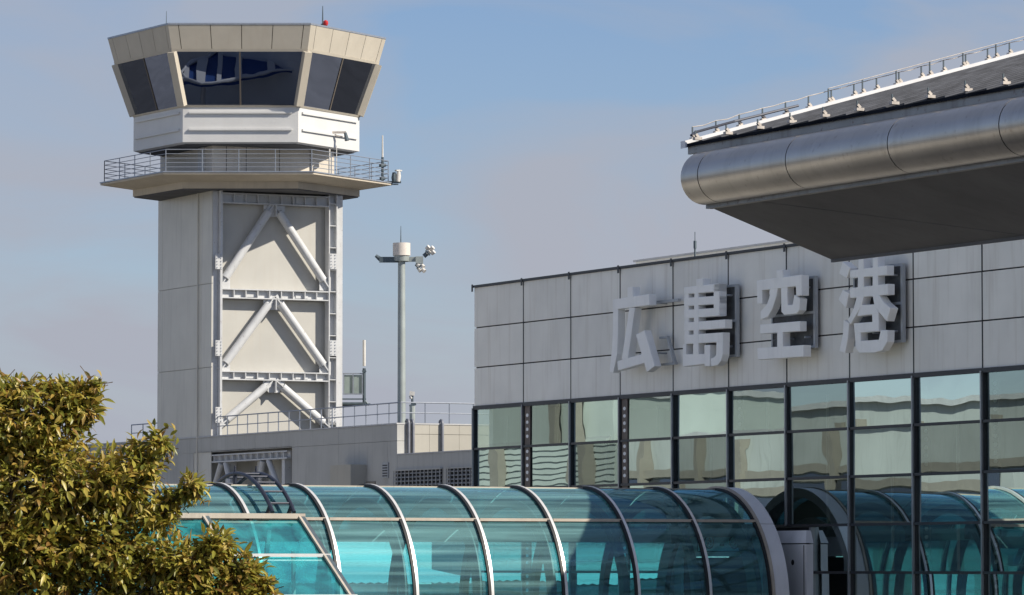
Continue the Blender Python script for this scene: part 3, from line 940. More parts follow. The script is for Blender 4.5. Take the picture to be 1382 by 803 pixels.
# roof railing
def railing(th, name, pts, h, bars, spacing, r=0.022, post_r=0.026, mat=None, z_first=None):
    """posts at equal spacing along a poly-line of base points; rails are one mesh per run"""
    mat = mat or M['railing']
    root = None
    for i in range(len(pts) - 1):
        p, q = Vector(pts[i]), Vector(pts[i + 1])
        mb = MB()
        for kz in range(bars):
            z = h * (kz + 1) / bars
            mb.tube([p + Z * z, q + Z * z], r if kz < bars - 1 else r * 1.25, 5)
        rr = th.part(name, mb, mat)
        n = max(1, int(round((q - p).length / spacing)))
        for j in range(n + (1 if i == len(pts) - 2 else 0)):
            c = p.lerp(q, j / n)
            m2 = MB(); m2.tube([c, c + Z * h], post_r, 5)
            th.part('post', m2, mat, rr)
railing(ann, 'railing', [FK.pt(0.25, 0.2, ZW + 0.06), FK.pt(A_C - 0.15, 0.2, ZW + 0.06), FK.pt(A_C - 0.15, BRR + 5, ZW + 0.06)], 0.84, 2, 1.15)
railing(ann, 'railing', [FK.pt(FK.on_v(172, 600)[0], 0.2, ZW + 0.06), FK.pt(-5.95, 0.2, ZW + 0.06)], 0.78, 2, 1.3)
# louvers
for (x0, x1) in ((535.5, 598), (606.5, 650)):
    c0, c1 = FK.on_v(x0, 640)[0], FK.on_v(x1, 640)[0]
    zl1 = FK.on_v(570, 634.5)[1]
    zl0 = zl1 - 1.1
    mb = MB(); mb.box(FK, c0, c1, WB0 - 0.02, WB0 - 0.004, zl0, zl1)
    lo = ann.part('louver_grille', mb, M['hole'])
    nz = 7
    for i in range(nz):
        z = zl0 + (i + 0.5) * (zl1 - zl0) / nz
        mb = MB(); P = FK.pt
        mb.hexa([P(c0, WB0 - 0.10, z - 0.05), P(c1, WB0 - 0.10, z - 0.05), P(c1, WB0 - 0.022, z + 0.0), P(c0, WB0 - 0.022, z + 0.0),
                 P(c0, WB0 - 0.10, z - 0.035), P(c1, WB0 - 0.10, z - 0.035), P(c1, WB0 - 0.022, z + 0.015), P(c0, WB0 - 0.022, z + 0.015)])
        ann.part('slat', mb, M['louver'], lo)
    mb = MB()
    nv = max(3, int((c1 - c0) / 0.36))
    for i in range(nv + 1):
        a = c0 + (c1 - c0) * i / nv
        mb.box(FK, a - 0.02, a + 0.02, WB0 - 0.13, WB0 - 0.101, zl0, zl1)
    mb.box(FK, c0 - 0.06, c1 + 0.06, WB0 - 0.13, WB0 - 0.004, zl1 + 0.002, zl1 + 0.06)
    ann.part('frame', mb, M['concrete'], lo)
# small wall box and vent
c0, c1 = FK.on_v(453, 640, -0.5)[0], FK.on_v(466, 640, -0.5)[0]
z1 = FK.on_v(458, 628, -0.5)[1]
mb = MB(); mb.box(FK, c0, c1 + 1.1, -0.75, WB0 - 0.004, GZ, z1)
ann.part('duct_box', mb, M['concrete2'])
c0, c1 = FK.on_v(518, 630)[0], FK.on_v(526, 630)[0]
z0, z1 = FK.on_v(522, 645)[1], FK.on_v(522, 624)[1]
mb = MB(); mb.box(FK, c0, c1, WB0 - 0.05, WB0 - 0.004, z0, z1)
vo = ann.part('wall_vent', mb, M['louver'])
for i in range(5):
    mb = MB(); zz = z0 + 0.06 + i * (z1 - z0 - 0.1) / 5
    mb.box(FK, c0 + 0.05, c1 - 0.05, WB0 - 0.055, WB0 - 0.051, zz, zz + 0.05)
    ann.part('slot', mb, M['backing'], vo)
c0, c1 = FK.on_v(485, 650)[0], FK.on_v(508, 650)[0]
z1 = FK.on_v(496, 650)[1]
mb = MB(); mb.box(FK, c0, c1, WB0 - 0.03, WB0 - 0.003, z1 - 0.8, z1)
ann.part('hatch', mb, M['wingcol'])
# pipes over the return wall
for px in (550.5, 556.5, 596):
    b = FK.on_u(px, 590, A_C)[0]
    mb = MB()
    q = [FK.pt(A_C + 0.09, b, ZL - 0.3), FK.pt(A_C + 0.09, b, ZW + 0.05)]
    q += [FK.pt(A_C + 0.09 - 0.14 + 0.14 * math.cos(x), b, ZW + 0.05 + 0.14 * math.sin(x)) for x in (0.5, 1.0, 1.57, 2.2, 2.8)]
    mb.tube(q, 0.06, 8)
    ann.part('pipe', mb, M['pipe'], smooth=True)

# ---------------------------------------------------------------- control tower
bS = FK.on_u(462, 400, 0.0)[0]          # width of the braced face
aS = FK.on_v(213, 400, 0.0)[0]          # depth of the left face (negative a)
CX = at(330.5, 765, 203.0)
tow = Thing('control_tower', 'tall white airport control tower with hexagonal cab and braced shaft', 'tower', (CX.x, CX.y, GZ))
def hexa(Rr, z, rot=0.0):
    return [Vector((CX.x + Rr * math.cos(R(a)), CX.y + Rr * math.sin(R(a)), z)) for a in (180, 240, 300, 0, 60, 120)]
YC = CX.y
zT = at(142, 53, YC).z; zH = at(151, 84.5, YC).z; zS = at(178, 159, YC).z; zB = at(178, 204.3, YC).z
zD = at(133, 249.5, YC).z; zD2 = at(178, 256.5, YC).z; zD3 = at(178, 265.5, YC).z
mpp = YC / F
R_T, R_H, R_S, R_D, R_G = 188.5 * mpp, 179.7 * mpp, 153.9 * mpp, 197.5 * mpp, 153.5 * mpp
zNeck = zB
# shaft core
SK = 0.30
mb = MB()
mb.box(FK, aS + 0.05, -SK, 0.05, bS - 0.05, GZ, zD3 + 0.4)
tow.part('shaft_core', mb, M['shaft'])
# left face cladding panels with recessed joints
zl = [zD3 + 0.3, FK.on_v(250, 387.5)[1], FK.on_v(250, 499)[1], FK.on_v(250, 607)[1], GZ]
al = [aS, FK.on_v(219, 400)[0], FK.on_v(272, 400)[0], -0.02]
for i in range(4):
    for j in range(3):
        mb = MB(); mb.box(FK, al[j] + 0.008, al[j + 1] - 0.008, 0.0, 0.048, zl[i + 1] + 0.012, zl[i] - 0.012)
        tow.part('side_panel', mb, M['shaftside'])
# corner pier and right pier of the braced face
mb = MB(); mb.box(FK, -SK - 0.002, -0.02, 0.052, 0.30, ZW + 0.07, zD3 + 0.3)
tow.part('corner_pier', mb, M['steel'])
bR = FK.on_u(453, 400, 0.0)[0]
mb = MB(); mb.box(FK, -SK - 0.002, 0.02, bR + 0.02, bS, GZ, zD3 + 0.3)
tow.part('right_pier', mb, M['steel'])
mb = MB(); mb.box(FK, aS, -SK, bS - 0.045, bS, GZ, zD3 + 0.3)
tow.part('side_wall', mb, M['shaft'])
# infill panels of the braced face, recessed
bays_z = [(FK.on_u(370, 277)[1], FK.on_u(370, 393)[1]), (FK.on_u(370, 405)[1], FK.on_u(370, 502)[1]), (FK.on_u(370, 514)[1], ZW)]
bL = FK.on_u(298, 400)[0]; bQ = FK.on_u(434, 400)[0]
for (z1, z0) in bays_z:
    mb = MB(); mb.box(FK, -SK, -SK + 0.04, bL - 0.1, bQ + 0.1, z0 + 0.01, z1 - 0.01)
    tow.part('infill_panel', mb, M['shaft'])
# H columns
PF0, PF1 = -0.24, 0.24
def hcol(b0, b1, z0, z1, name):
    mb = MB()
    w = 0.05
    bm = (b0 + b1) / 2
    mb.box(FK, PF0, PF1, b0, b0 + w, z0, z1)
    mb.box(FK, PF0, PF1, b1 - w, b1, z0, z1)
    mb.box(FK, -0.06, 0.0, b0 + w, b1 - w, z0, z1)
    zz = z0 + 0.6
    while zz < z1:
        mb.box(FK, -0.0, PF1 - 0.02, b0 + w, b1 - w, zz, zz + 0.04)
        zz += 1.0
    return tow.part(name, mb, M['steel'])
ztop = zD3 + 0.05
hcol(0.31, FK.on_u(297.5, 400)[0], ZW + 0.05, ztop, 'steel_column')
hcol(FK.on_u(441, 400)[0], FK.on_u(452.5, 400)[0], ZW + 0.05, ztop, 'steel_column')
b0c, b1c = FK.on_u(297.5, 400)[0] + 0.003, FK.on_u(441, 400)[0] - 0.003
# beams with flanges and stiffeners
beam_px = [(263, 277), (391.5, 404.5), (502, 514)]
for (ya, yb) in beam_px:
    z1, z0 = FK.on_u(370, ya)[1], FK.on_u(370, yb)[1]
    mb = MB()
    mb.box(FK, PF0, PF1 - 0.01, b0c, b1c, z1 - 0.05, z1)
    mb.box(FK, PF0, PF1 - 0.01, b0c, b1c, z0, z0 + 0.05)
    mb.box(FK, -0.05, 0.02, b0c, b1c, z0 + 0.05, z1 - 0.05)
    n = 9
    for i in range(1, n):
        b = b0c + (b1c - b0c) * i / n
        mb.box(FK, 0.02, PF1 - 0.03, b - 0.02, b + 0.02, z0 + 0.05, z1 - 0.05)
    for fx in (0.27, 0.76):
        b = b0c + (b1c - b0c) * fx
        mb.box(FK, 0.02, 0.06, b - 0.3, b + 0.3, z0 + 0.09, z1 - 0.09)
    tow.part('steel_beam', mb, M['steel'])
# braces
PB = 0.10
def up_(px, py): 
    b, z = FK.on_u(px, py, PB); return FK.pt(PB, b, z)
nodes = [((362, 286), (304, 375), (376, 286), (436, 378), 277, 293), ((362, 411), (304, 490), (378, 410), (436, 492), 405, 418.5), ((358, 522), (306, 566), (381, 522), (436, 570), 514, 530)]
for (l0, l1, r0_, r1_, ya, yb) in nodes:
    for (p, q) in ((l0, l1), (r0_, r1_)):
        P0, P1 = up_(*p), up_(*q)
        mb = MB(); mb.tube([P0, P1], 0.19, 14)
        bo = tow.part('brace', mb, M['steel'], smooth=True)
        d = (P1 - P0).normalized()
        mb = MB()
        mb.bar(P1 - d * 0.05, P1 + d * 0.42, 0.30, 0.05, U); mb.bar(P1 - d * 0.05, P1 + d * 0.40, 0.05, 0.26, U)
        tow.part('fork_end', mb, M['steel'], bo)
        mb = MB()
        mb.bar(P0 + d * 0.05, P0 - d * 0.42, 0.30, 0.05, U); mb.bar(P0 + d * 0.05, P0 - d * 0.40, 0.05, 0.26, U)
        tow.part('fork_end', mb, M['steel'], bo)
    z1, z0 = FK.on_u(370, ya)[1], FK.on_u(370, yb)[1]
    bc = FK.on_u(369.5, 400)[0]
    mb = MB()
    P = FK.pt
    mb.prism([P(0.0, bc - 0.52, z1 - 0.003), P(0.0, bc + 0.52, z1 - 0.003), P(0.0, bc + 0.52, z1 - 0.25), P(0.0, bc + 0.25, z0), P(0.0, bc - 0.25, z0), P(0.0, bc - 0.52, z1 - 0.25)], U * 0.05)
    mb.box(FK, 0.05, 0.30, bc - 0.02, bc + 0.02, z0 + 0.01, z1 - 0.003)
    tow.part('gusset_plate', mb, M['steel'])
# gusset plates at the brace feet
for (px, py) in ((302, 382), (438, 384), (302, 497), (438, 498)):
    b, z = FK.on_u(px, py)
    mb = MB(); mb.box(FK, 0.03, 0.07, b - 0.28, b + 0.28, z - 0.28, z + 0.35)
    tow.part('foot_plate', mb, M['steel'])

for (x0, x1) in ((288, 297), (442, 451)):
    for py in (353, 470, 560):
        b0_, z_ = FK.on_u(x0, py); b1_, _z = FK.on_u(x1, py)
        mb = MB(); mb.box(FK, PF1 + 0.002, PF1 + 0.02, b0_, b1_, z_ - 0.35, z_ + 0.35)
        po = tow.part('splice_plate', mb, M['steel'])
        mb = MB()
        for i in range(2):
            for j in range(5):
                mb.cyl(FK.pt(PF1 + 0.02, b0_ + 0.07 + i * (b1_ - b0_ - 0.14), z_ - 0.28 + j * 0.14), U, 0.025, 0.03, 6)
        tow.part('bolts', mb, M['railing'], po, kind='stuff')
for bb in (0.62, bS * 0.5, bS - 0.9):
    pass
mb = MB(); cb_a = FK.on_v(268, 400)[0]
mb.tube([FK.pt(cb_a, -0.05, GZ), FK.pt(cb_a, -0.05, zD3 - 0.05)], 0.035, 6)
tow.part('conduit', mb, M['shaftside'])
# deck: sloping soffit slab, ring, dark underside
mb = MB()
mb.loft([hexa(R_G + 0.02, zD2), hexa(R_D, zD - 0.02), hexa(R_D, zD + 0.06), hexa(R_D - 0.05, zD + 0.06)])
tow.part('deck', mb, M['deck'])
mb = MB(); mb.loft([hexa(R_D + 0.04, zD + 0.065), hexa(R_D + 0.04, zD + 0.12)])
tow.part('deck_edge', mb, M['railing'])
mb = MB(); mb.loft([hexa(R_G, zD3), hexa(R_G, zD2 + 0.05)])
tow.part('deck_ring', mb, M['deck'])
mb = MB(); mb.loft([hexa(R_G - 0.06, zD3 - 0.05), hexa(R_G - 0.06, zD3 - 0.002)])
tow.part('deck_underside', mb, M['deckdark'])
# neck
mb = MB(); mb.box(FK, aS + 0.1, -0.16, 0.05, bS - 0.35, zD + 0.13, zB + 0.03)
nk = tow.part('neck', mb, M['neck'])
bn = bS - 0.35
for fb in (0.12, 0.28, 0.55, 0.80):
    mb = MB(); mb.box(FK, -0.17, -0.152, bn * fb, bn * fb + 0.03, zD + 0.14, zB)
    tow.part('joint', mb, M['creamdark'], nk)
mb = MB(); mb.box(FK, -1.75, -1.0, 0.0, 0.051, zD + 0.14, zD + 2.0)
tow.part('door', mb, M['kitlight'], nk)
mb = MB(); mb.box(FK, -0.158, -0.05, bn * 0.72, bn * 0.72 + 0.5, zD + 0.14, zD + 0.42)
tow.part('service_box', mb, M['kitlight'], nk)
# deck railing on the hexagon
rl_ = hexa(R_D - 0.18, zD + 0.12)
railing(tow, 'deck_railing', rl_ + [rl_[0]], 0.98, 5, 1.55, r=0.016, post_r=0.022)
# cab base
mb = MB(); mb.loft([hexa(R_S - 0.25, zB - 0.06), hexa(R_S - 0.03, zB), hexa(R_S - 0.03, zS + 0.02)])
cbase = tow.part('cab_base', mb, M['white'])
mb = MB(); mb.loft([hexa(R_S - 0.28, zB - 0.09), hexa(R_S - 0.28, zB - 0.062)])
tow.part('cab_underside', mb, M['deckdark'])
mb = MB(); mb.loft([hexa(R_S + 0.0, zS + 0.022), hexa(R_S + 0.06, zS + 0.10)])
tow.part('sill', mb, M['cream'])
hb = hexa(R_S - 0.03, 0)
for i in range(6):
    p, q = hb[i], hb[(i + 1) % 6]
    d = (q - p).normalized(); nrm = Vector((d.y, -d.x, 0))
    for zz in (zS - 0.22, zS - 0.98):
        mb = MB(); mb.bar(p + d * 0.28 + nrm * 0.04 + Z * zz, q - d * 0.28 + nrm * 0.04 + Z * zz, 0.09, 0.09)
        tow.part('ledge', mb, M['white'], cbase)
# cab core, parapet panels, windows
mb = MB(); mb.loft([hexa(R_H - 0.10, zH + 0.02), hexa(R_T - 0.07, zT - 0.03)])
tow.part('parapet_core', mb, M['creamdark'])
mb = MB(); mb.loft([hexa(R_T + 0.02, zT), hexa(R_T + 0.02, zT + 0.08)])
tow.part('roof_edge', mb, M['railing'])
mb = MB(); mb.loft([hexa(R_H - 0.02, zH - 0.10), hexa(R_H + 0.02, zH + 0.015)])
tow.part('head_band', mb, M['cream'])
Hh, Ht = hexa(R_H, zH + 0.02), hexa(R_T, zT - 0.005)
Ws, Wh = hexa(R_S - 0.02, zS + 0.10), hexa(R_H - 0.06, zH - 0.10)
fr_ = [0.0, 0.072, 0.295, 0.515, 0.735, 0.95, 1.0]
for i in range(6):
    j = (i + 1) % 6
    d = (Hh[j] - Hh[i]).normalized(); nrm = Vector((d.y, -d.x, 0))
    for s in range(len(fr_) - 1):
        f0, f1 = fr_[s], fr_[s + 1]
        e0 = 0.0 if s == 0 else 0.0025
        e1 = 0.0 if s == len(fr_) - 2 else 0.0025
        q = [Hh[i].lerp(Hh[j], f0 + e0), Hh[i].lerp(Hh[j], f1 - e1), Ht[i].lerp(Ht[j], f1 - e1), Ht[i].lerp(Ht[j], f0 + e0)]
        mb = MB(); mb.prism(q, -nrm * 0.05)
        tow.part('parapet_panel', mb, M['cream'])
    # panes
    for (f0, f1) in ((0.03, 0.5), (0.5, 0.97)):
        q = [Ws[i].lerp(Ws[j], f0), Ws[i].lerp(Ws[j], f1), Wh[i].lerp(Wh[j], f1), Wh[i].lerp(Wh[j], f0)]
        mb = MB(); mb.add(q, [(0, 1, 2, 3)])
        tow.part('window_pane', mb, M['cabglass'])
    mb = MB(); mb.bar(Ws[i].lerp(Ws[j], 0.5), Wh[i].lerp(Wh[j], 0.5), 0.07, 0.06, nrm)
    tow.part('window_bar', mb, M['creamdark'])
    mb = MB(); mb.bar(Ws[i], Wh[i], 0.36, 0.36, Vector((math.cos(R(180 + 60 * i)), math.sin(R(180 + 60 * i)), 0)))
    tow.part('corner_post', mb, M['cream'])
mb = MB(); mb.loft([hexa(R_S - 2.2, zS - 0.3), hexa(R_S - 2.2, zH + 0.0)])
tow.part('light_blocker', mb, M['hole'])  # added dark block, keeps daylight from showing through the cab
mb = MB(); mb.loft([hexa(R_S - 0.3, zS - 0.25), hexa(R_S - 0.3, zS - 0.12)])
tow.part('cab_floor', mb, M['kit'])

# tower antennas and kit
def whip(px, y_base, y_top, Y, label, r=0.02, fat=None, cat='antenna', zbase=None):
    p = at(px, y_base, Y); q = at(px, y_top, Y)
    zb_ = p.z if zbase is None else zbase
    t = Thing('whip_antenna', label, cat, (p.x, p.y, zb_))
    mb = MB(); mb.tube([(p.x, p.y, zb_), (p.x, p.y, zb_ + (q.z - zb_) * 0.5), (p.x, p.y, q.z)], [r, r, r * 0.55], 6)
    t.part('rod', mb, M['kit'] if fat is None else M['kitlight'])
    mb = MB(); mb.cyl((p.x, p.y, zb_), Z, r * 2.4, (q.z - zb_) * 0.18 + 0.12, 8)
    t.part('base', mb, M['kit'])
    return t
whip(224.5, 40, 15, 204, 'thin grey antenna on the left of the tower cab roof', 0.022, zbase=zT + 0.08)
t = whip(435.5, 42, 8, 200.5, 'tall antenna beside a red lamp on the right of the tower cab roof', 0.035, zbase=zT + 0.08)
lp = Thing('obstruction_lamp', 'small red obstruction lamp on the tower cab roof', 'lamp', at(439.5, 42, 202.8) * 1.0)
p = at(439.5, 40, 200.3); p.z = zT + 0.08
lp.o.location = p; lp.base = p
mb = MB(); mb.cyl(p, Z, 0.06, 0.22, 10); lp.part('stem', mb, M['kit'])
mb = MB(); mb.tube([p + Z * 0.22, p + Z * 0.30, p + Z * 0.42, p + Z * 0.47], [0.08, 0.12, 0.11, 0.03], 12); lp.part('lens', mb, M['red'], smooth=True)
dv = hexa(R_D - 0.16, zD + 0.12)[3]
t = Thing('whip_antenna', 'white tipped antenna clamped to the deck railing at the right', 'antenna', dv + Vector((-0.25, 0, 0)))
p = dv + Vector((-0.28, -0.05, 0))
mb = MB(); mb.tube([p, p + Z * 1.15], 0.06, 8); mb.box(Frame((p.x, p.y)), -0.12, 0.12, -0.12, 0.12, p.z + 0.7, p.z + 0.85); mb.box(Frame((p.x, p.y)), -0.1, 0.1, -0.1, 0.1, p.z + 0.1, p.z + 0.25)
t.part('bracket', mb, M['kit'])
mb = MB(); mb.tube([p + Z * 1.15, p + Z * 2.15], [0.045, 0.03], 8)
t.part('rod', mb, M['kitlight'])
# camera outboard of the deck corner
t = Thing('security_camera', 'white camera unit on an arm outside the right deck corner', 'camera', dv)
p = dv + Vector((0.25, -0.05, 0.0))
mb = MB(); mb.bar(p + Vector((-0.9, 0, 0)), p + Vector((0.32, 0, 0)), 0.06, 0.10); mb.bar(p + Vector((-0.6, 0, -0.1)), p + Vector((0.2, 0, -0.1)), 0.05, 0.06)
t.part('arm', mb, M['kit'])
mb = MB(); mb.tube([p + Vector((0, 0, 0.02)), p + Vector((0, 0, 0.2)), p + Vector((0, 0, 0.45))], [0.10, 0.13, 0.08], 10)
t.part('housing', mb, M['kit'], smooth=True)
mb = MB(); mb.tube([p + Vector((0.18, 0, 0.02)), p + Vector((0.20, 0, 0.3)), p + Vector((0.22, -0.02, 0.58))], [0.10, 0.12, 0.06], 10)
mb.box(Frame((p.x + 0.2, p.y)), -0.1, 0.1, -0.14, 0.14, p.z + 0.5, p.z + 0.56)
t.part('dome', mb, M['kitlight'], smooth=True)
# deck mast with lamp arm
p = FK.pt(0.55, bS - 0.9, zD + 0.12)
t = Thing('deck_mast', 'slim mast with a crossarm lamp on the tower deck in front of the neck', 'mast', p)
mb = MB(); mb.tube([p, p + Z * 2.15], 0.04, 8); mb.tube([p + Vector((0.32, 0, 0)), p + Vector((0.32, 0, 1.5))], 0.025, 6); t.part('pole', mb, M['kitlight'])
mb = MB(); mb.bar(p + Vector((-0.15, 0, 2.1)), p + Vector((0.75, 0, 2.1)), 0.08, 0.10); mb.bar(p + Vector((0.1, 0, 2.0)), p + Vector((0.6, 0, 1.9)), 0.05, 0.05); t.part('crossarm', mb, M['clip'])
mb = MB(); mb.tube([p + Vector((0.72, -0.05, 2.08)), p + Vector((0.80, -0.08, 1.72))], [0.07, 0.11], 10); t.part('lamp', mb, M['kit'], smooth=True)
mb = MB(); mb.tube([p + Z * 2.1, p + Vector((-0.12, 0, 2.5)), p + Vector((-0.16, 0, 3.0))], 0.025, 6); mb.cyl(p + Vector((-0.16, 0, 2.9)), Z, 0.06, 0.3, 8); t.part('upper_rod', mb, M['kit'])

# ---------------------------------------------------------------- platform antenna right of the shaft
YP = 205.0
def pxw(px, py, Y=YP): return at(px, py, Y)
p = pxw(478, 546)
t = Thing('antenna_platform', 'small steel platform with equipment cabinet and pole beside the tower shaft', 'platform', p)
mb = MB(); a_, b_ = pxw(455, 545), pxw(494, 545)
mb.bar(a_, b_, 1.2, 0.10); mb.bar(a_ + Z * 0.22, b_ + Z * 0.22, 0.08, 0.06)
mb.bar(pxw(455, 548.5), pxw(500, 545.5), 0.5, 0.06)
t.part('platform', mb, M['kit'])
a_, b_ = pxw(464, 531), pxw(489, 531); hh = pxw(464, 506).z - a_.z
mb = MB(); mb.hexa([a_, b_, b_ + Vector((0, 0.5, 0)), a_ + Vector((0, 0.5, 0)), a_ + Z * hh, b_ + Z * hh, b_ + Vector((0, 0.5, hh)), a_ + Vector((0, 0.5, hh))])
cabx = t.part('equipment_cabinet', mb, M['panelkit'])
mb = MB()
for f in (0, 0.5, 1.0):
    c = a_.lerp(b_, f) + Vector((0, -0.03, 0)); mb.bar(c - Z * 0.03, c + Z * (hh + 0.08), 0.05, 0.05, Vector((0, 1, 0)))
for z in (-0.03, hh + 0.06):
    mb.bar(a_ + Vector((-0.05, -0.031, z)), b_ + Vector((0.05, -0.031, z)), 0.05, 0.055)
t.part('frame', mb, M['railing'], cabx)
mb = MB(); c = pxw(491.5, 545); mb.tube([c, pxw(491.5, 497)], 0.075, 8); mb.bar(pxw(489, 502), pxw(494, 500), 0.2, 0.12); mb.tube([pxw(493, 541), pxw(498, 547)], 0.05, 6)
t.part('pole', mb, M['kit'])
mb = MB(); mb.tube([pxw(491.5, 494), pxw(491.5, 459)], 0.075, 10)
t.part('aerial', mb, M['kitlight'], smooth=True)

# ---------------------------------------------------------------- camera mast
YM = 190.0
def mw(px, py, Y=YM): return at(px, py, Y)
base = mw(542, 600); base.z = ZL - 2.5
t = Thing('camera_mast', 'tall grey pole topped by a pale drum, arms and camera heads', 'mast', base)
top = mw(542, 352)
mb = MB(); mb.tube([base, Vector((top.x, top.y, top.z))], [0.19, 0.155], 16)
t.part('pole', mb, M['mast'], smooth=True)
mb = MB(); mb.tube([mw(542, 345), mw(542, 328)], 0.375, 24)
dr = t.part('drum', mb, M['dome'], smooth=True)
mb = MB(); mb.tube([mw(542, 352.5), mw(542, 344.8)], [0.32, 0.34], 20)
t.part('collar', mb, M['mast'], smooth=True)
mb = MB(); mb.tube([mw(541, 328), mw(541, 319), mw(541, 305)], [0.03, 0.022, 0.012], 6)
t.part('lightning_rod', mb, M['kit'])
mb = MB(); mb.bar(mw(540, 350.5), mw(512, 350.5), 0.16, 0.24)
t.part('arm', mb, M['kit'])
mb = MB(); mb.bar(mw(544, 350.5), mw(570, 349.5), 0.16, 0.20); mb.bar(mw(561, 351), mw(571, 351), 0.3, 0.30)
t.part('arm', mb, M['mast'])
mb = MB(); mb.tube([mw(512, 348.5), mw(507, 345)], [0.09, 0.07], 8); mb.bar(mw(509, 348), mw(514, 352.5), 0.12, 0.10)
t.part('sensor', mb, M['kit'])
for (c, d) in (((572, 346), (582, 337)), ((562, 356), (569, 364))):
    p0, p1 = mw(*c), mw(*d)
    mb = MB(); mb.tube([p0, p0.lerp(p1, 0.6)], 0.10, 10); mb.bar(p0.lerp(p1, 0.45), p0.lerp(p1, 0.6), 0.34, 0.26)
    ho = t.part('camera_head', mb, M['kit'])
    for k_, (ox, oz) in enumerate(((-0.09, 0.13), (0.09, 0.10), (-0.04, -0.06), (0.13, -0.08))):
        c0 = p0.lerp(p1, 0.62) + Vector((ox, -0.06, oz)); c1 = p0.lerp(p1, 1.0) + Vector((ox, -0.12, oz))
        mb = MB(); mb.tube([c0, c1], [0.075, 0.095], 10)
        t.part('lens', mb, M['kitlight'], ho)
# short CCTV post near it
base = mw(556.5, 572, 183.5); 
t = Thing('security_camera', 'short post with a small white camera on the annex roof beside the tall mast', 'camera', base)
mb = MB(); mb.tube([base - Z * 0.3, mw(556.5, 548, 183.5)], 0.12, 10); t.part('post', mb, M['mast'], smooth=True)
mb = MB(); mb.tube([mw(556.5, 548, 183.5), mw(556.5, 534, 183.5)], 0.05, 8); mb.bar(mw(552.5, 548, 183.5), mw(561.5, 545, 183.5), 0.12, 0.10); t.part('bracket', mb, M['kit'])
mb = MB(); mb.bar(mw(552.8, 530.5, 183.5), mw(559.5, 531.5, 183.5), 0.16, 0.17); mb.tube([mw(554, 534, 183.5), mw(555, 538, 183.5)], 0.07, 8); t.part('camera_body', mb, M['kitlight'])

# ================================================================== CANOPY ROOF (upper right)
DC = 72.0
EC = at(950, 241, DC)               # centre of the bullnose gutter at its left end
FC = Frame((EC.x, EC.y)); ZG = EC.z
RG = 0.43
LEN = 15.0
can = Thing('entrance_canopy', 'large dark overhanging entrance canopy with rounded steel gutter', 'canopy', FC.pt(5, 3, GZ))
# joints of the gutter
ja = [0.0] + [FC.on_v(x, y, -RG * 0.5)[0] for (x, y) in ((957, 240), (1076, 225), (1214, 195), (1365, 160))]
ja += [ja[-1] + 3.0, ja[-1] + 3.0 + 1.6]
tip_b, tip_z = FC.on_u(1121.6, 350, 0.0)
for i in range(len(ja) - 1):
    mb = MB()
    rings = []
    n = 20
    for a in (ja[i] + (0.012 if i else 0), ja[i + 1] - 0.012):
        ring_ = []
        for k in range(n + 1):
            th = R(75) + R(205) * k / n
            ring_.append(FC.pt(a, RG * math.cos(th), ZG + RG * math.sin(th)))
        rings.append(ring_)
    mb.loft(rings)
    go = can.part('gutter_segment', mb, M['gutter'], smooth=True)
    if i:
        mb = MB(); rings = []
        for a in (ja[i] - 0.02, ja[i] + 0.02):
            rings.append([FC.pt(a, (RG - 0.02) * math.cos(R(75) + R(205) * k / n), ZG + (RG - 0.02) * math.sin(R(75) + R(205) * k / n)) for k in range(n + 1)])
        mb.loft(rings)
        can.part('gutter_joint', mb, M['gasket'], go, smooth=True)
LA = ja[-1]
# drip strip below the gutter
bdr = RG * math.cos(R(280)); zdr = ZG - RG
mb = MB(); mb.box(FC, -0.02, LA, bdr - 0.03, bdr + 0.10, zdr - 0.06, zdr + 0.03)
can.part('drip_strip', mb, M['fascia'])
# soffit
bs0, zs0_ = bdr + 0.10, zdr - 0.055
P = FC.pt
def soff(b, off=0.0): return zs0_ + (tip_z - zs0_) * (b - bs0) / (tip_b - bs0) + off
sa, sz_ = None, None
# panel joint crosses the soffit at a skew: find both ends on the soffit plane
n_s = (P(0, tip_b, tip_z) - P(0, bs0, zs0_)).cross(U).normalized()
j0 = FC.loc(hit(1019, 271, P(0, bs0, zs0_), n_s)); j1 = FC.loc(hit(1348, 313, P(0, bs0, zs0_), n_s))
dja = (j1[0] - j0[0]) / (j1[1] - j0[1])
def jx(b): return j0[0] + dja * (b - j0[1])
gap = 0.035
mb = MB(); mb.prism([P(0, bs0, soff(bs0)), P(jx(bs0) - gap, bs0, soff(bs0)), P(jx(tip_b) - gap, tip_b, tip_z), P(0, tip_b, tip_z)], Z * 0.06)
can.part('soffit_panel', mb, M['soffit'])
mb = MB(); mb.prism([P(jx(bs0) + gap, bs0, soff(bs0)), P(LA, bs0, soff(bs0)), P(LA, tip_b, tip_z), P(jx(tip_b) + gap, tip_b, tip_z)], Z * 0.06)
can.part('soffit_panel', mb, M['soffit'])
# rear lip
mb = MB(); mb.box(FC, -0.01, LA, tip_b + 0.002, tip_b + 0.05, tip_z - 0.05, tip_z + 0.25)
can.part('rear_lip', mb, M['soffit'])
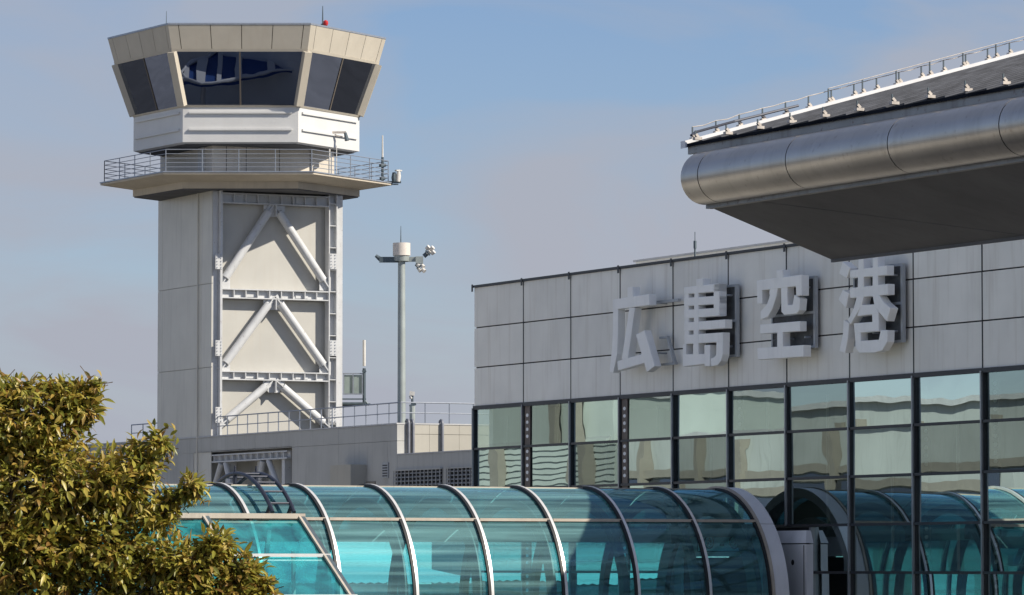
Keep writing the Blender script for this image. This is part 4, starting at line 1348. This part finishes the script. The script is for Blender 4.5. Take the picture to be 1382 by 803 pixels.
# eave fascia, roof sheet, verge
ea, ez = FC.on_v(926, 195, 0.12)
fz1 = ez; fz0 = ez - 0.17
mb = MB(); mb.box(FC, ea + 0.06, LA, 0.12, 0.17, fz0, fz1 - 0.01)
can.part('eave_fascia', mb, M['fascia'])
mb = MB(); mb.box(FC, ea + 0.10, LA, 0.20, 0.30, ZG + RG - 0.16, fz0 + 0.02)
can.part('eave_gap', mb, M['hole'])
vb, vz = FC.on_u(1382, 72, ea)
pitch_r = (vz - fz1) / (vb - 0.08)
def rz(b): return fz1 + pitch_r * (b - 0.08)
BB = vb + 2.5
mb = MB(); mb.prism([P(ea, 0.08, rz(0.08) + 0.0), P(LA, 0.08, rz(0.08)), P(LA, BB, rz(BB)), P(ea, BB, rz(BB))], Z * -0.05)
can.part('roof_sheet', mb, M['roofmetal'])
na = 26
for i in range(1, na):
    a = ea + (LA - ea) * i / na
    mb = MB(); mb.hexa([P(a - 0.02, 0.10, rz(0.10) + 0.002), P(a + 0.02, 0.10, rz(0.10) + 0.002), P(a + 0.02, BB - 0.05, rz(BB - 0.05) + 0.002), P(a - 0.02, BB - 0.05, rz(BB - 0.05) + 0.002),
                        P(a - 0.015, 0.10, rz(0.10) + 0.025), P(a + 0.015, 0.10, rz(0.10) + 0.025), P(a + 0.015, BB - 0.05, rz(BB - 0.05) + 0.025), P(a - 0.015, BB - 0.05, rz(BB - 0.05) + 0.025)])
    can.part('standing_seam', mb, M['seam'])
mb = MB(); mb.hexa([P(ea - 0.06, 0.05, rz(0.05) - 0.06), P(ea + 0.10, 0.05, rz(0.05) - 0.06), P(ea + 0.10, BB, rz(BB) - 0.06), P(ea - 0.06, BB, rz(BB) - 0.06),
                    P(ea - 0.06, 0.05, rz(0.05) + 0.06), P(ea + 0.10, 0.05, rz(0.05) + 0.06), P(ea + 0.10, BB, rz(BB) + 0.06), P(ea - 0.06, BB, rz(BB) + 0.06)])
can.part('verge_flashing', mb, M['verge'])
mb = MB(); mb.box(FC, 0.05, LA, tip_b + 0.06, tip_b + 0.2, tip_z - 0.0, rz(tip_b) - 0.08)
mb.box(FC, 0.05, 0.15, 0.35, tip_b + 0.05, ZG - 0.1, fz0 - 0.02)
can.part('rear_bulkhead', mb, M['soffit'])
# lightning conductor: posts and cable
def clip(a, b, h=0.20):
    z = rz(b)
    mb = MB(); mb.bar(P(a, b + 0.10, z + 0.055), P(a, b - 0.03, z + 0.055), 0.09, 0.045); mb.bar(P(a, b + 0.05, z + 0.08), P(a, b, z + 0.13), 0.05, 0.04)
    o = can.part('conductor_clip', mb, M['clip'])
    mb = MB(); mb.bar(P(a, b, z + 0.079), P(a, b, z + h), 0.02, 0.02, U)
    can.part('pin', mb, M['kit'], o)
a = ea + 0.15; n_ = 0
while a < LA:
    clip(a + 0.1, 0.16, 0.19); a += 1.04
b = 0.25
pts1 = []
while b < BB:
    clip(ea - 0.02, b, 0.25)
    pts1.append(P(ea - 0.02, b, rz(b) + 0.25)); pts1.append(P(ea - 0.02, b + 0.22, rz(b + 0.22) + 0.235 + rng.uniform(-0.012, 0.012)))
    b += 0.44
mb = MB(); mb.tube(pts1, 0.008, 5)
can.part('conductor_cable', mb, M['clip'])
pts2 = []
b = 2.6
while b < BB:
    clip(ea + 0.04, b + 0.2, 0.29)
    pts2.append(P(ea + 0.04, b + 0.2, rz(b + 0.2) + 0.29)); b += 0.66
mb = MB(); mb.tube(pts2, 0.007, 5)
can.part('conductor_cable', mb, M['clip'])
mb = MB(); mb.tube([P(ea + 0.1, 0.16, rz(0.16) + 0.12), P(ea - 0.02, 0.3, rz(0.3) + 0.15), P(ea + 0.05, 1.0, rz(1.0) + 0.16), P(ea + 0.08, 2.2, rz(2.2) + 0.14)], 0.022, 6)
can.part('conductor_pipe', mb, M['ladder'])
# columns beyond the frame carry the canopy
for a in (LA - 0.8,):
    for b in (1.6, 5.5):
        mb = MB(); mb.tube([P(a, b, GZ), P(a, b, rz(b) - 0.06)], 0.25, 16)
        can.part('column', mb, M['mast'], smooth=True)

# ================================================================== seen only in reflections: a wing to the left and a yard walkway
wing = Thing('terminal_wing', 'long beige louvered wing mirrored in the terminal windows', 'building', FT.pt(-75, -45, GZ))
WBp = -45.0
AX = -76.0                      # the higher block ends here, a lower one carries on
mb = MB(); mb.box(FT, -130, AX, WBp - 12, WBp - 0.02, GZ, 9.5)
wing.part('wall', mb, M['wingwall'])
mb = MB(); mb.box(FT, AX + 0.02, -38, WBp - 12, WBp - 0.5, GZ, 6.9)
wing.part('low_wall', mb, M['winglow'])
mb = MB(); mb.box(FT, -130, AX - 0.4, WBp - 0.01, WBp + 0.03, 3.0, 6.9)
wing.part('louver_backing', mb, M['winglow'])
for i in range(12):
    z = 3.05 + i * 0.32
    mb = MB(); mb.box(FT, -130, AX - 0.4, WBp + 0.032, WBp + 0.10, z, z + 0.22)
    wing.part('louver_slat', mb, M['wingwall'])
for a in (-124, -112.5, -101, -93.2, -84.6, -79.5):
    mb = MB(); mb.box(FT, a, a + 0.7, WBp + 0.102, WBp + 0.5, GZ, 9.2)
    wing.part('column', mb, M['wingcol'])
for a in (-72, -66.5, -58, -52, -44):
    mb = MB(); mb.box(FT, a, a + 0.6, WBp - 0.49, WBp - 0.1, GZ, 6.2)
    wing.part('column', mb, M['wingcol'])
mb = MB(); mb.box(FT, AX + 0.1, -39, WBp - 0.48, WBp - 0.3, 4.1, 4.5)
wing.part('band', mb, M['wingcol'])
mb = MB(); mb.box(FT, AX + 0.1, -39, WBp - 0.495, WBp - 0.45, 0.8, 4.0)
wing.part('ribbon_window', mb, M['cabglass'])
mb = MB(); mb.box(FT, -130.2, AX + 0.2, WBp - 12.2, WBp + 0.3, 9.5, 9.8); mb.box(FT, AX + 0.21, -37.8, WBp - 12.2, WBp - 0.2, 6.9, 7.15)
wing.part('roof', mb, M['coping'])

yw = Thing('yard_walkway', 'curved dark walkway roof with white crossbars mirrored in the cab windows', 'walkway', (-13, 160, GZ))
zy = GZ + 6.0
DY = 5.6
up_e = [(-18.8, 147.6), (-18.3, 146.5), (-17.5, 145.4), (-16.6, 144.2), (-15.5, 142.9), (-14.0, 141.6), (-12.2, 140.5), (-9.5, 139.3)]
lo_e = [(-18.8, 147.6), (-18.4, 148.5), (-17.5, 148.9), (-16.4, 148.6), (-15.2, 148.0), (-13.7, 147.3), (-12.0, 146.6), (-9.5, 145.8)]
up_e = [(x, y + DY) for (x, y) in up_e]; lo_e = [(x, y + DY) for (x, y) in lo_e]
mb = MB(); mb.prism([Vector((x, y, zy)) for (x, y) in up_e + lo_e[:0:-1]], Z * 0.15)
yw.part('roof', mb, M['yardroof'])
for e_ in (up_e, lo_e):
    mb = MB(); mb.tube([Vector((x, y, zy + 0.25)) for (x, y) in e_], 0.10, 8)
    yw.part('edge', mb, M['white'])
for k in (1, 2, 3, 4, 5, 6):
    (x0, y0), (x1, y1) = up_e[k], lo_e[k]
    mb = MB(); mb.bar((x0, y0, zy + 0.24), (x1, y1, zy + 0.24), 0.42, 0.12)
    yw.part('crossbar', mb, M['white'])
for (x, y) in ((-17.5, 153.1), (-14, 150.1), (-10.5, 148.1)):
    mb = MB(); mb.tube([(x, y, GZ), (x, y, zy)], 0.12, 10)
    yw.part('post', mb, M['rib'])

# ================================================================== TREE (lower left)
def leaf_material():
    m, t, out = node_mat('leaf')
    L = t.links.new
    b = t.nodes.new('ShaderNodeBsdfPrincipled')
    b.inputs['Roughness'].default_value = 0.38
    geo = t.nodes.new('ShaderNodeNewGeometry')
    oi = t.nodes.new('ShaderNodeObjectInfo')
    ad = t.nodes.new('ShaderNodeMath'); ad.operation = 'ADD'
    fr = t.nodes.new('ShaderNodeMath'); fr.operation = 'FRACT'
    L(geo.outputs['Random Per Island'], ad.inputs[0]); L(oi.outputs['Random'], ad.inputs[1]); L(ad.outputs[0], fr.inputs[0])
    ra = t.nodes.new('ShaderNodeValToRGB')
    cr = ra.color_ramp
    cr.elements[0].position = 0.0; cr.elements[0].color = (0.13, 0.15, 0.028, 1)
    cr.elements[1].position = 1.0; cr.elements[1].color = (0.74, 0.63, 0.20, 1)
    for pos, c in ((0.3, (0.30, 0.29, 0.05, 1)), (0.55, (0.48, 0.42, 0.08, 1)), (0.75, (0.54, 0.39, 0.085, 1)), (0.88, (0.26, 0.14, 0.04, 1))):
        e = cr.elements.new(pos); e.color = c
    L(fr.outputs[0], ra.inputs[0])
    L(ra.outputs[0], b.inputs['Base Color'])
    tl = t.nodes.new('ShaderNodeBsdfTranslucent')
    L(ra.outputs[0], tl.inputs[0])
    mx = t.nodes.new('ShaderNodeMixShader'); mx.inputs[0].default_value = 0.4
    L(b.outputs[0], mx.inputs[1]); L(tl.outputs[0], mx.inputs[2])
    L(mx.outputs[0], out.inputs[0])
    return m
M['leaf'] = leaf_material()
YT = 30.0
S = YT / F                                   # metres per photo pixel at the tree
def tw(px, py, dy=0.0):
    p = at(px, py, YT); return Vector((p.x, p.y + dy, p.z))
tb = tw(-40, 765); tb.z = GZ
tree = Thing('tree', 'broadleaf tree with olive and golden brown leaves in the lower left corner', 'tree', tb)
# lobes: px, py, radius x, radius y (photo pixels), leaf-twig count
lobes = [
 (30, 567, 95, 60, 95), (100, 543, 42, 33, 34), (-70, 590, 110, 90, 60), (125, 521, 18, 10, 6), (10, 525, 40, 18, 14), (65, 520, 30, 12, 8),
 (60, 650, 105, 75, 130), (150, 655, 60, 55, 60), (190, 625, 30, 28, 20), (213, 592, 20, 18, 9), (185, 600, 8, 10, 3),
 (-60, 720, 120, 110, 70), (40, 745, 110, 70, 130), (140, 735, 85, 60, 85), (215, 690, 26, 30, 20), (258, 655, 18, 18, 9), (236, 668, 14, 12, 6),
 (245, 760, 75, 40, 62), (290, 735, 34, 26, 20), (325, 770, 34, 26, 24), (350, 795, 30, 18, 16), (300, 800, 60, 30, 34), (200, 800, 90, 45, 60), (90, 820, 120, 60, 80),
 (-40, 860, 170, 100, 90), (160, 880, 150, 80, 80), (300, 890, 80, 60, 40), (-200, 700, 120, 150, 80), (-220, 860, 130, 110, 60), (60, 980, 220, 80, 80),
]
leafspec = []       # (position, direction, normal, length, width)
twigs = MB()
LR = random.Random(11)
fork = tw(-30, 1080)
for (lx, ly, rx, ry, n) in lobes:
    c = tw(lx, ly)
    rd = min(rx, ry) * 1.2
    for _ in range(int(n * 3.4)):
        while True:
            q = Vector((LR.uniform(-1, 1), LR.uniform(-1, 1), LR.uniform(-1, 1)))
            if q.length < 1 and q.length > 0.25: break
        pos = c + Vector((q.x * rx * S, q.y * rd * S, q.z * ry * S))
        out = (Vector((q.x, q.y - 0.25, q.z + 0.25)).normalized() + Vector((LR.uniform(-.5, .5), LR.uniform(-.5, .5), LR.uniform(-.4, .6)))).normalized()
        ln = LR.uniform(0.08, 0.24)
        st = pos - out * ln
        if LR.random() < 0.6 and out.dot(q) > 0.35 * q.length: twigs.tube([st - out * LR.uniform(0.02, 0.06), pos - out * ln * 0.35], [0.0035, 0.0018], 3)
        k = LR.randint(4, 9)
        side = out.cross(Vector((LR.uniform(-1, 1), LR.uniform(-1, 1), LR.uniform(-1, 1)))).normalized()
        for i in range(k):
            f = i / (k - 1)
            an = i * 2.4 + LR.uniform(-.4, .4)
            sd_ = (Matrix.Rotation(an, 3, out) @ side)
            d = (out * (0.35 + 0.9 * f) + sd_ * (1.05 - 0.5 * f) + Vector((0, 0, -0.35 + LR.uniform(-.3, .2)))).normalized()
            nr = d.cross(sd_.cross(d)).normalized() if LR.random() < .2 else (Vector((LR.uniform(-.7, .7), LR.uniform(-.8, .5), 1.0)))
            nr = (nr - d * nr.dot(d)).normalized()
            leafspec.append((st + out * ln * f, d, nr, LR.uniform(0.045, 0.105), LR.uniform(0.022, 0.036)))
prof = [(0.0, 0.04), (0.22, 0.72), (0.48, 1.0), (0.75, 0.68), (1.0, 0.0)]
def leaf_geo(bend, fold=0.45):
    vs = []; fs = []
    for (f, wf) in prof:
        zc = -bend * f * f
        if wf == 0.0: vs.append((f, 0, zc)); continue
        vs.append((f, -wf, zc + 0.0)); vs.append((f, 0, zc)); vs.append((f, wf, zc))
    # rows of three, last row single
    for r in range(3):
        o = r * 3
        fs += [(o, o + 1, o + 4, o + 3), (o + 1, o + 2, o + 5, o + 4)]
    o = 9
    fs += [(o, o + 1, o + 3 + 0 if False else 12), (o + 1, o + 2, 12)]
    return vs, fs
def leaf_verts(sp, bend, fold):
    p, d, nr, ln, wd_ = sp
    s = d.cross(nr)
    vs, fs = leaf_geo(bend)
    return [p + d * (x * ln) + s * (y * wd_ / 2) + nr * (z * ln + abs(y) * wd_ * 0.5 * fold) for (x, y, z) in vs], fs
# the leaves that show nearest to the lens become objects of their own
def to_px(p):
    fwd = p.y * CP + p.z * SP; upv = p.z * CP - p.y * SP
    return W / 2 + F * p.x / fwd, H / 2 - F * upv / fwd
vis = []
for i, sp in enumerate(leafspec):
    x, y = to_px(sp[0] + sp[1] * sp[3] * 0.5)
    if 3 < x < W and 3 < y < H - 3:
        face = abs(sp[2].y)
        vis.append((sp[0].y - 0.25 * face * 1.0 - sp[3] * 3, i))
vis.sort()
single = set(i for (_, i) in vis[:300])
proto = []
for bend in (0.12, 0.25, 0.38):
    vs, fs = leaf_geo(bend)
    mb = MB(); mb.add([(x * 0.1, y * 0.015, z * 0.1 + abs(y) * 0.006) for (x, y, z) in vs], fs)
    me = bpy.data.meshes.new('leaf'); me.from_pydata([tuple(v) for v in mb.v], [], mb.f); me.materials.append(M['leaf'])
    me.polygons.foreach_set('use_smooth', [True] * len(me.polygons))
    proto.append(me)
fol_v = []; fol_f = []
for i, sp in enumerate(leafspec):
    if i in single:
        p, d, nr, ln, wd_ = sp
        s = d.cross(nr)
        m4 = Matrix((( d.x * ln / 0.1, -s.x * wd_ / 0.03, nr.x * ln / 0.1, p.x), (d.y * ln / 0.1, -s.y * wd_ / 0.03, nr.y * ln / 0.1, p.y), (d.z * ln / 0.1, -s.z * wd_ / 0.03, nr.z * ln / 0.1, p.z), (0, 0, 0, 1)))
        tree.inst('leaf', proto[i % 3], m4)
    else:
        vs, fs = leaf_verts(sp, LR.uniform(0.05, 0.4), LR.uniform(0.2, 0.7))
        o = len(fol_v)
        fol_v += [tuple(v - tree.base) for v in vs]
        fol_f += [tuple(k + o for k in f) for f in fs]
me = bpy.data.meshes.new('foliage'); me.from_pydata(fol_v, [], fol_f); me.materials.append(M['leaf'])
me.polygons.foreach_set('use_smooth', [True] * len(me.polygons))
fo = bpy.data.objects.new('foliage', me); COL.objects.link(fo); fo.parent = tree.o; fo['kind'] = 'stuff'
tree.part('twigs', twigs, M['bark'], kind='stuff')
mb = MB(); mb.tube([tb, tb + Vector((0.05, 0, 2.0)), tb.lerp(fork, 0.75) + Vector((-0.05, 0, 0)), fork], [0.20, 0.16, 0.13, 0.11], 14)
tree.part('trunk', mb, M['bark'], smooth=True)
for (lx, ly, rx, ry, n) in lobes:
    e = tw(lx, ly - ry * 0.2)
    mid = fork.lerp(e, 0.5) + Vector((LR.uniform(-.15, .15), LR.uniform(-.2, .2), LR.uniform(0.0, .25)))
    pts = []
    for i in range(9):
        f = i / 8
        pts.append(fork * (1 - f) ** 2 + mid * 2 * f * (1 - f) + e * f * f + Vector((LR.uniform(-.02, .02), LR.uniform(-.02, .02), LR.uniform(-.02, .02))) * (1 if 0 < i < 8 else 0))
    r0 = 0.045 if rx > 50 else 0.022
    mb = MB(); mb.tube(pts, [r0 * (1 - 0.82 * i / 8) for i in range(9)], 7)
    tree.part('branch', mb, M['bark'], smooth=True)
print('leaves', len(leafspec))
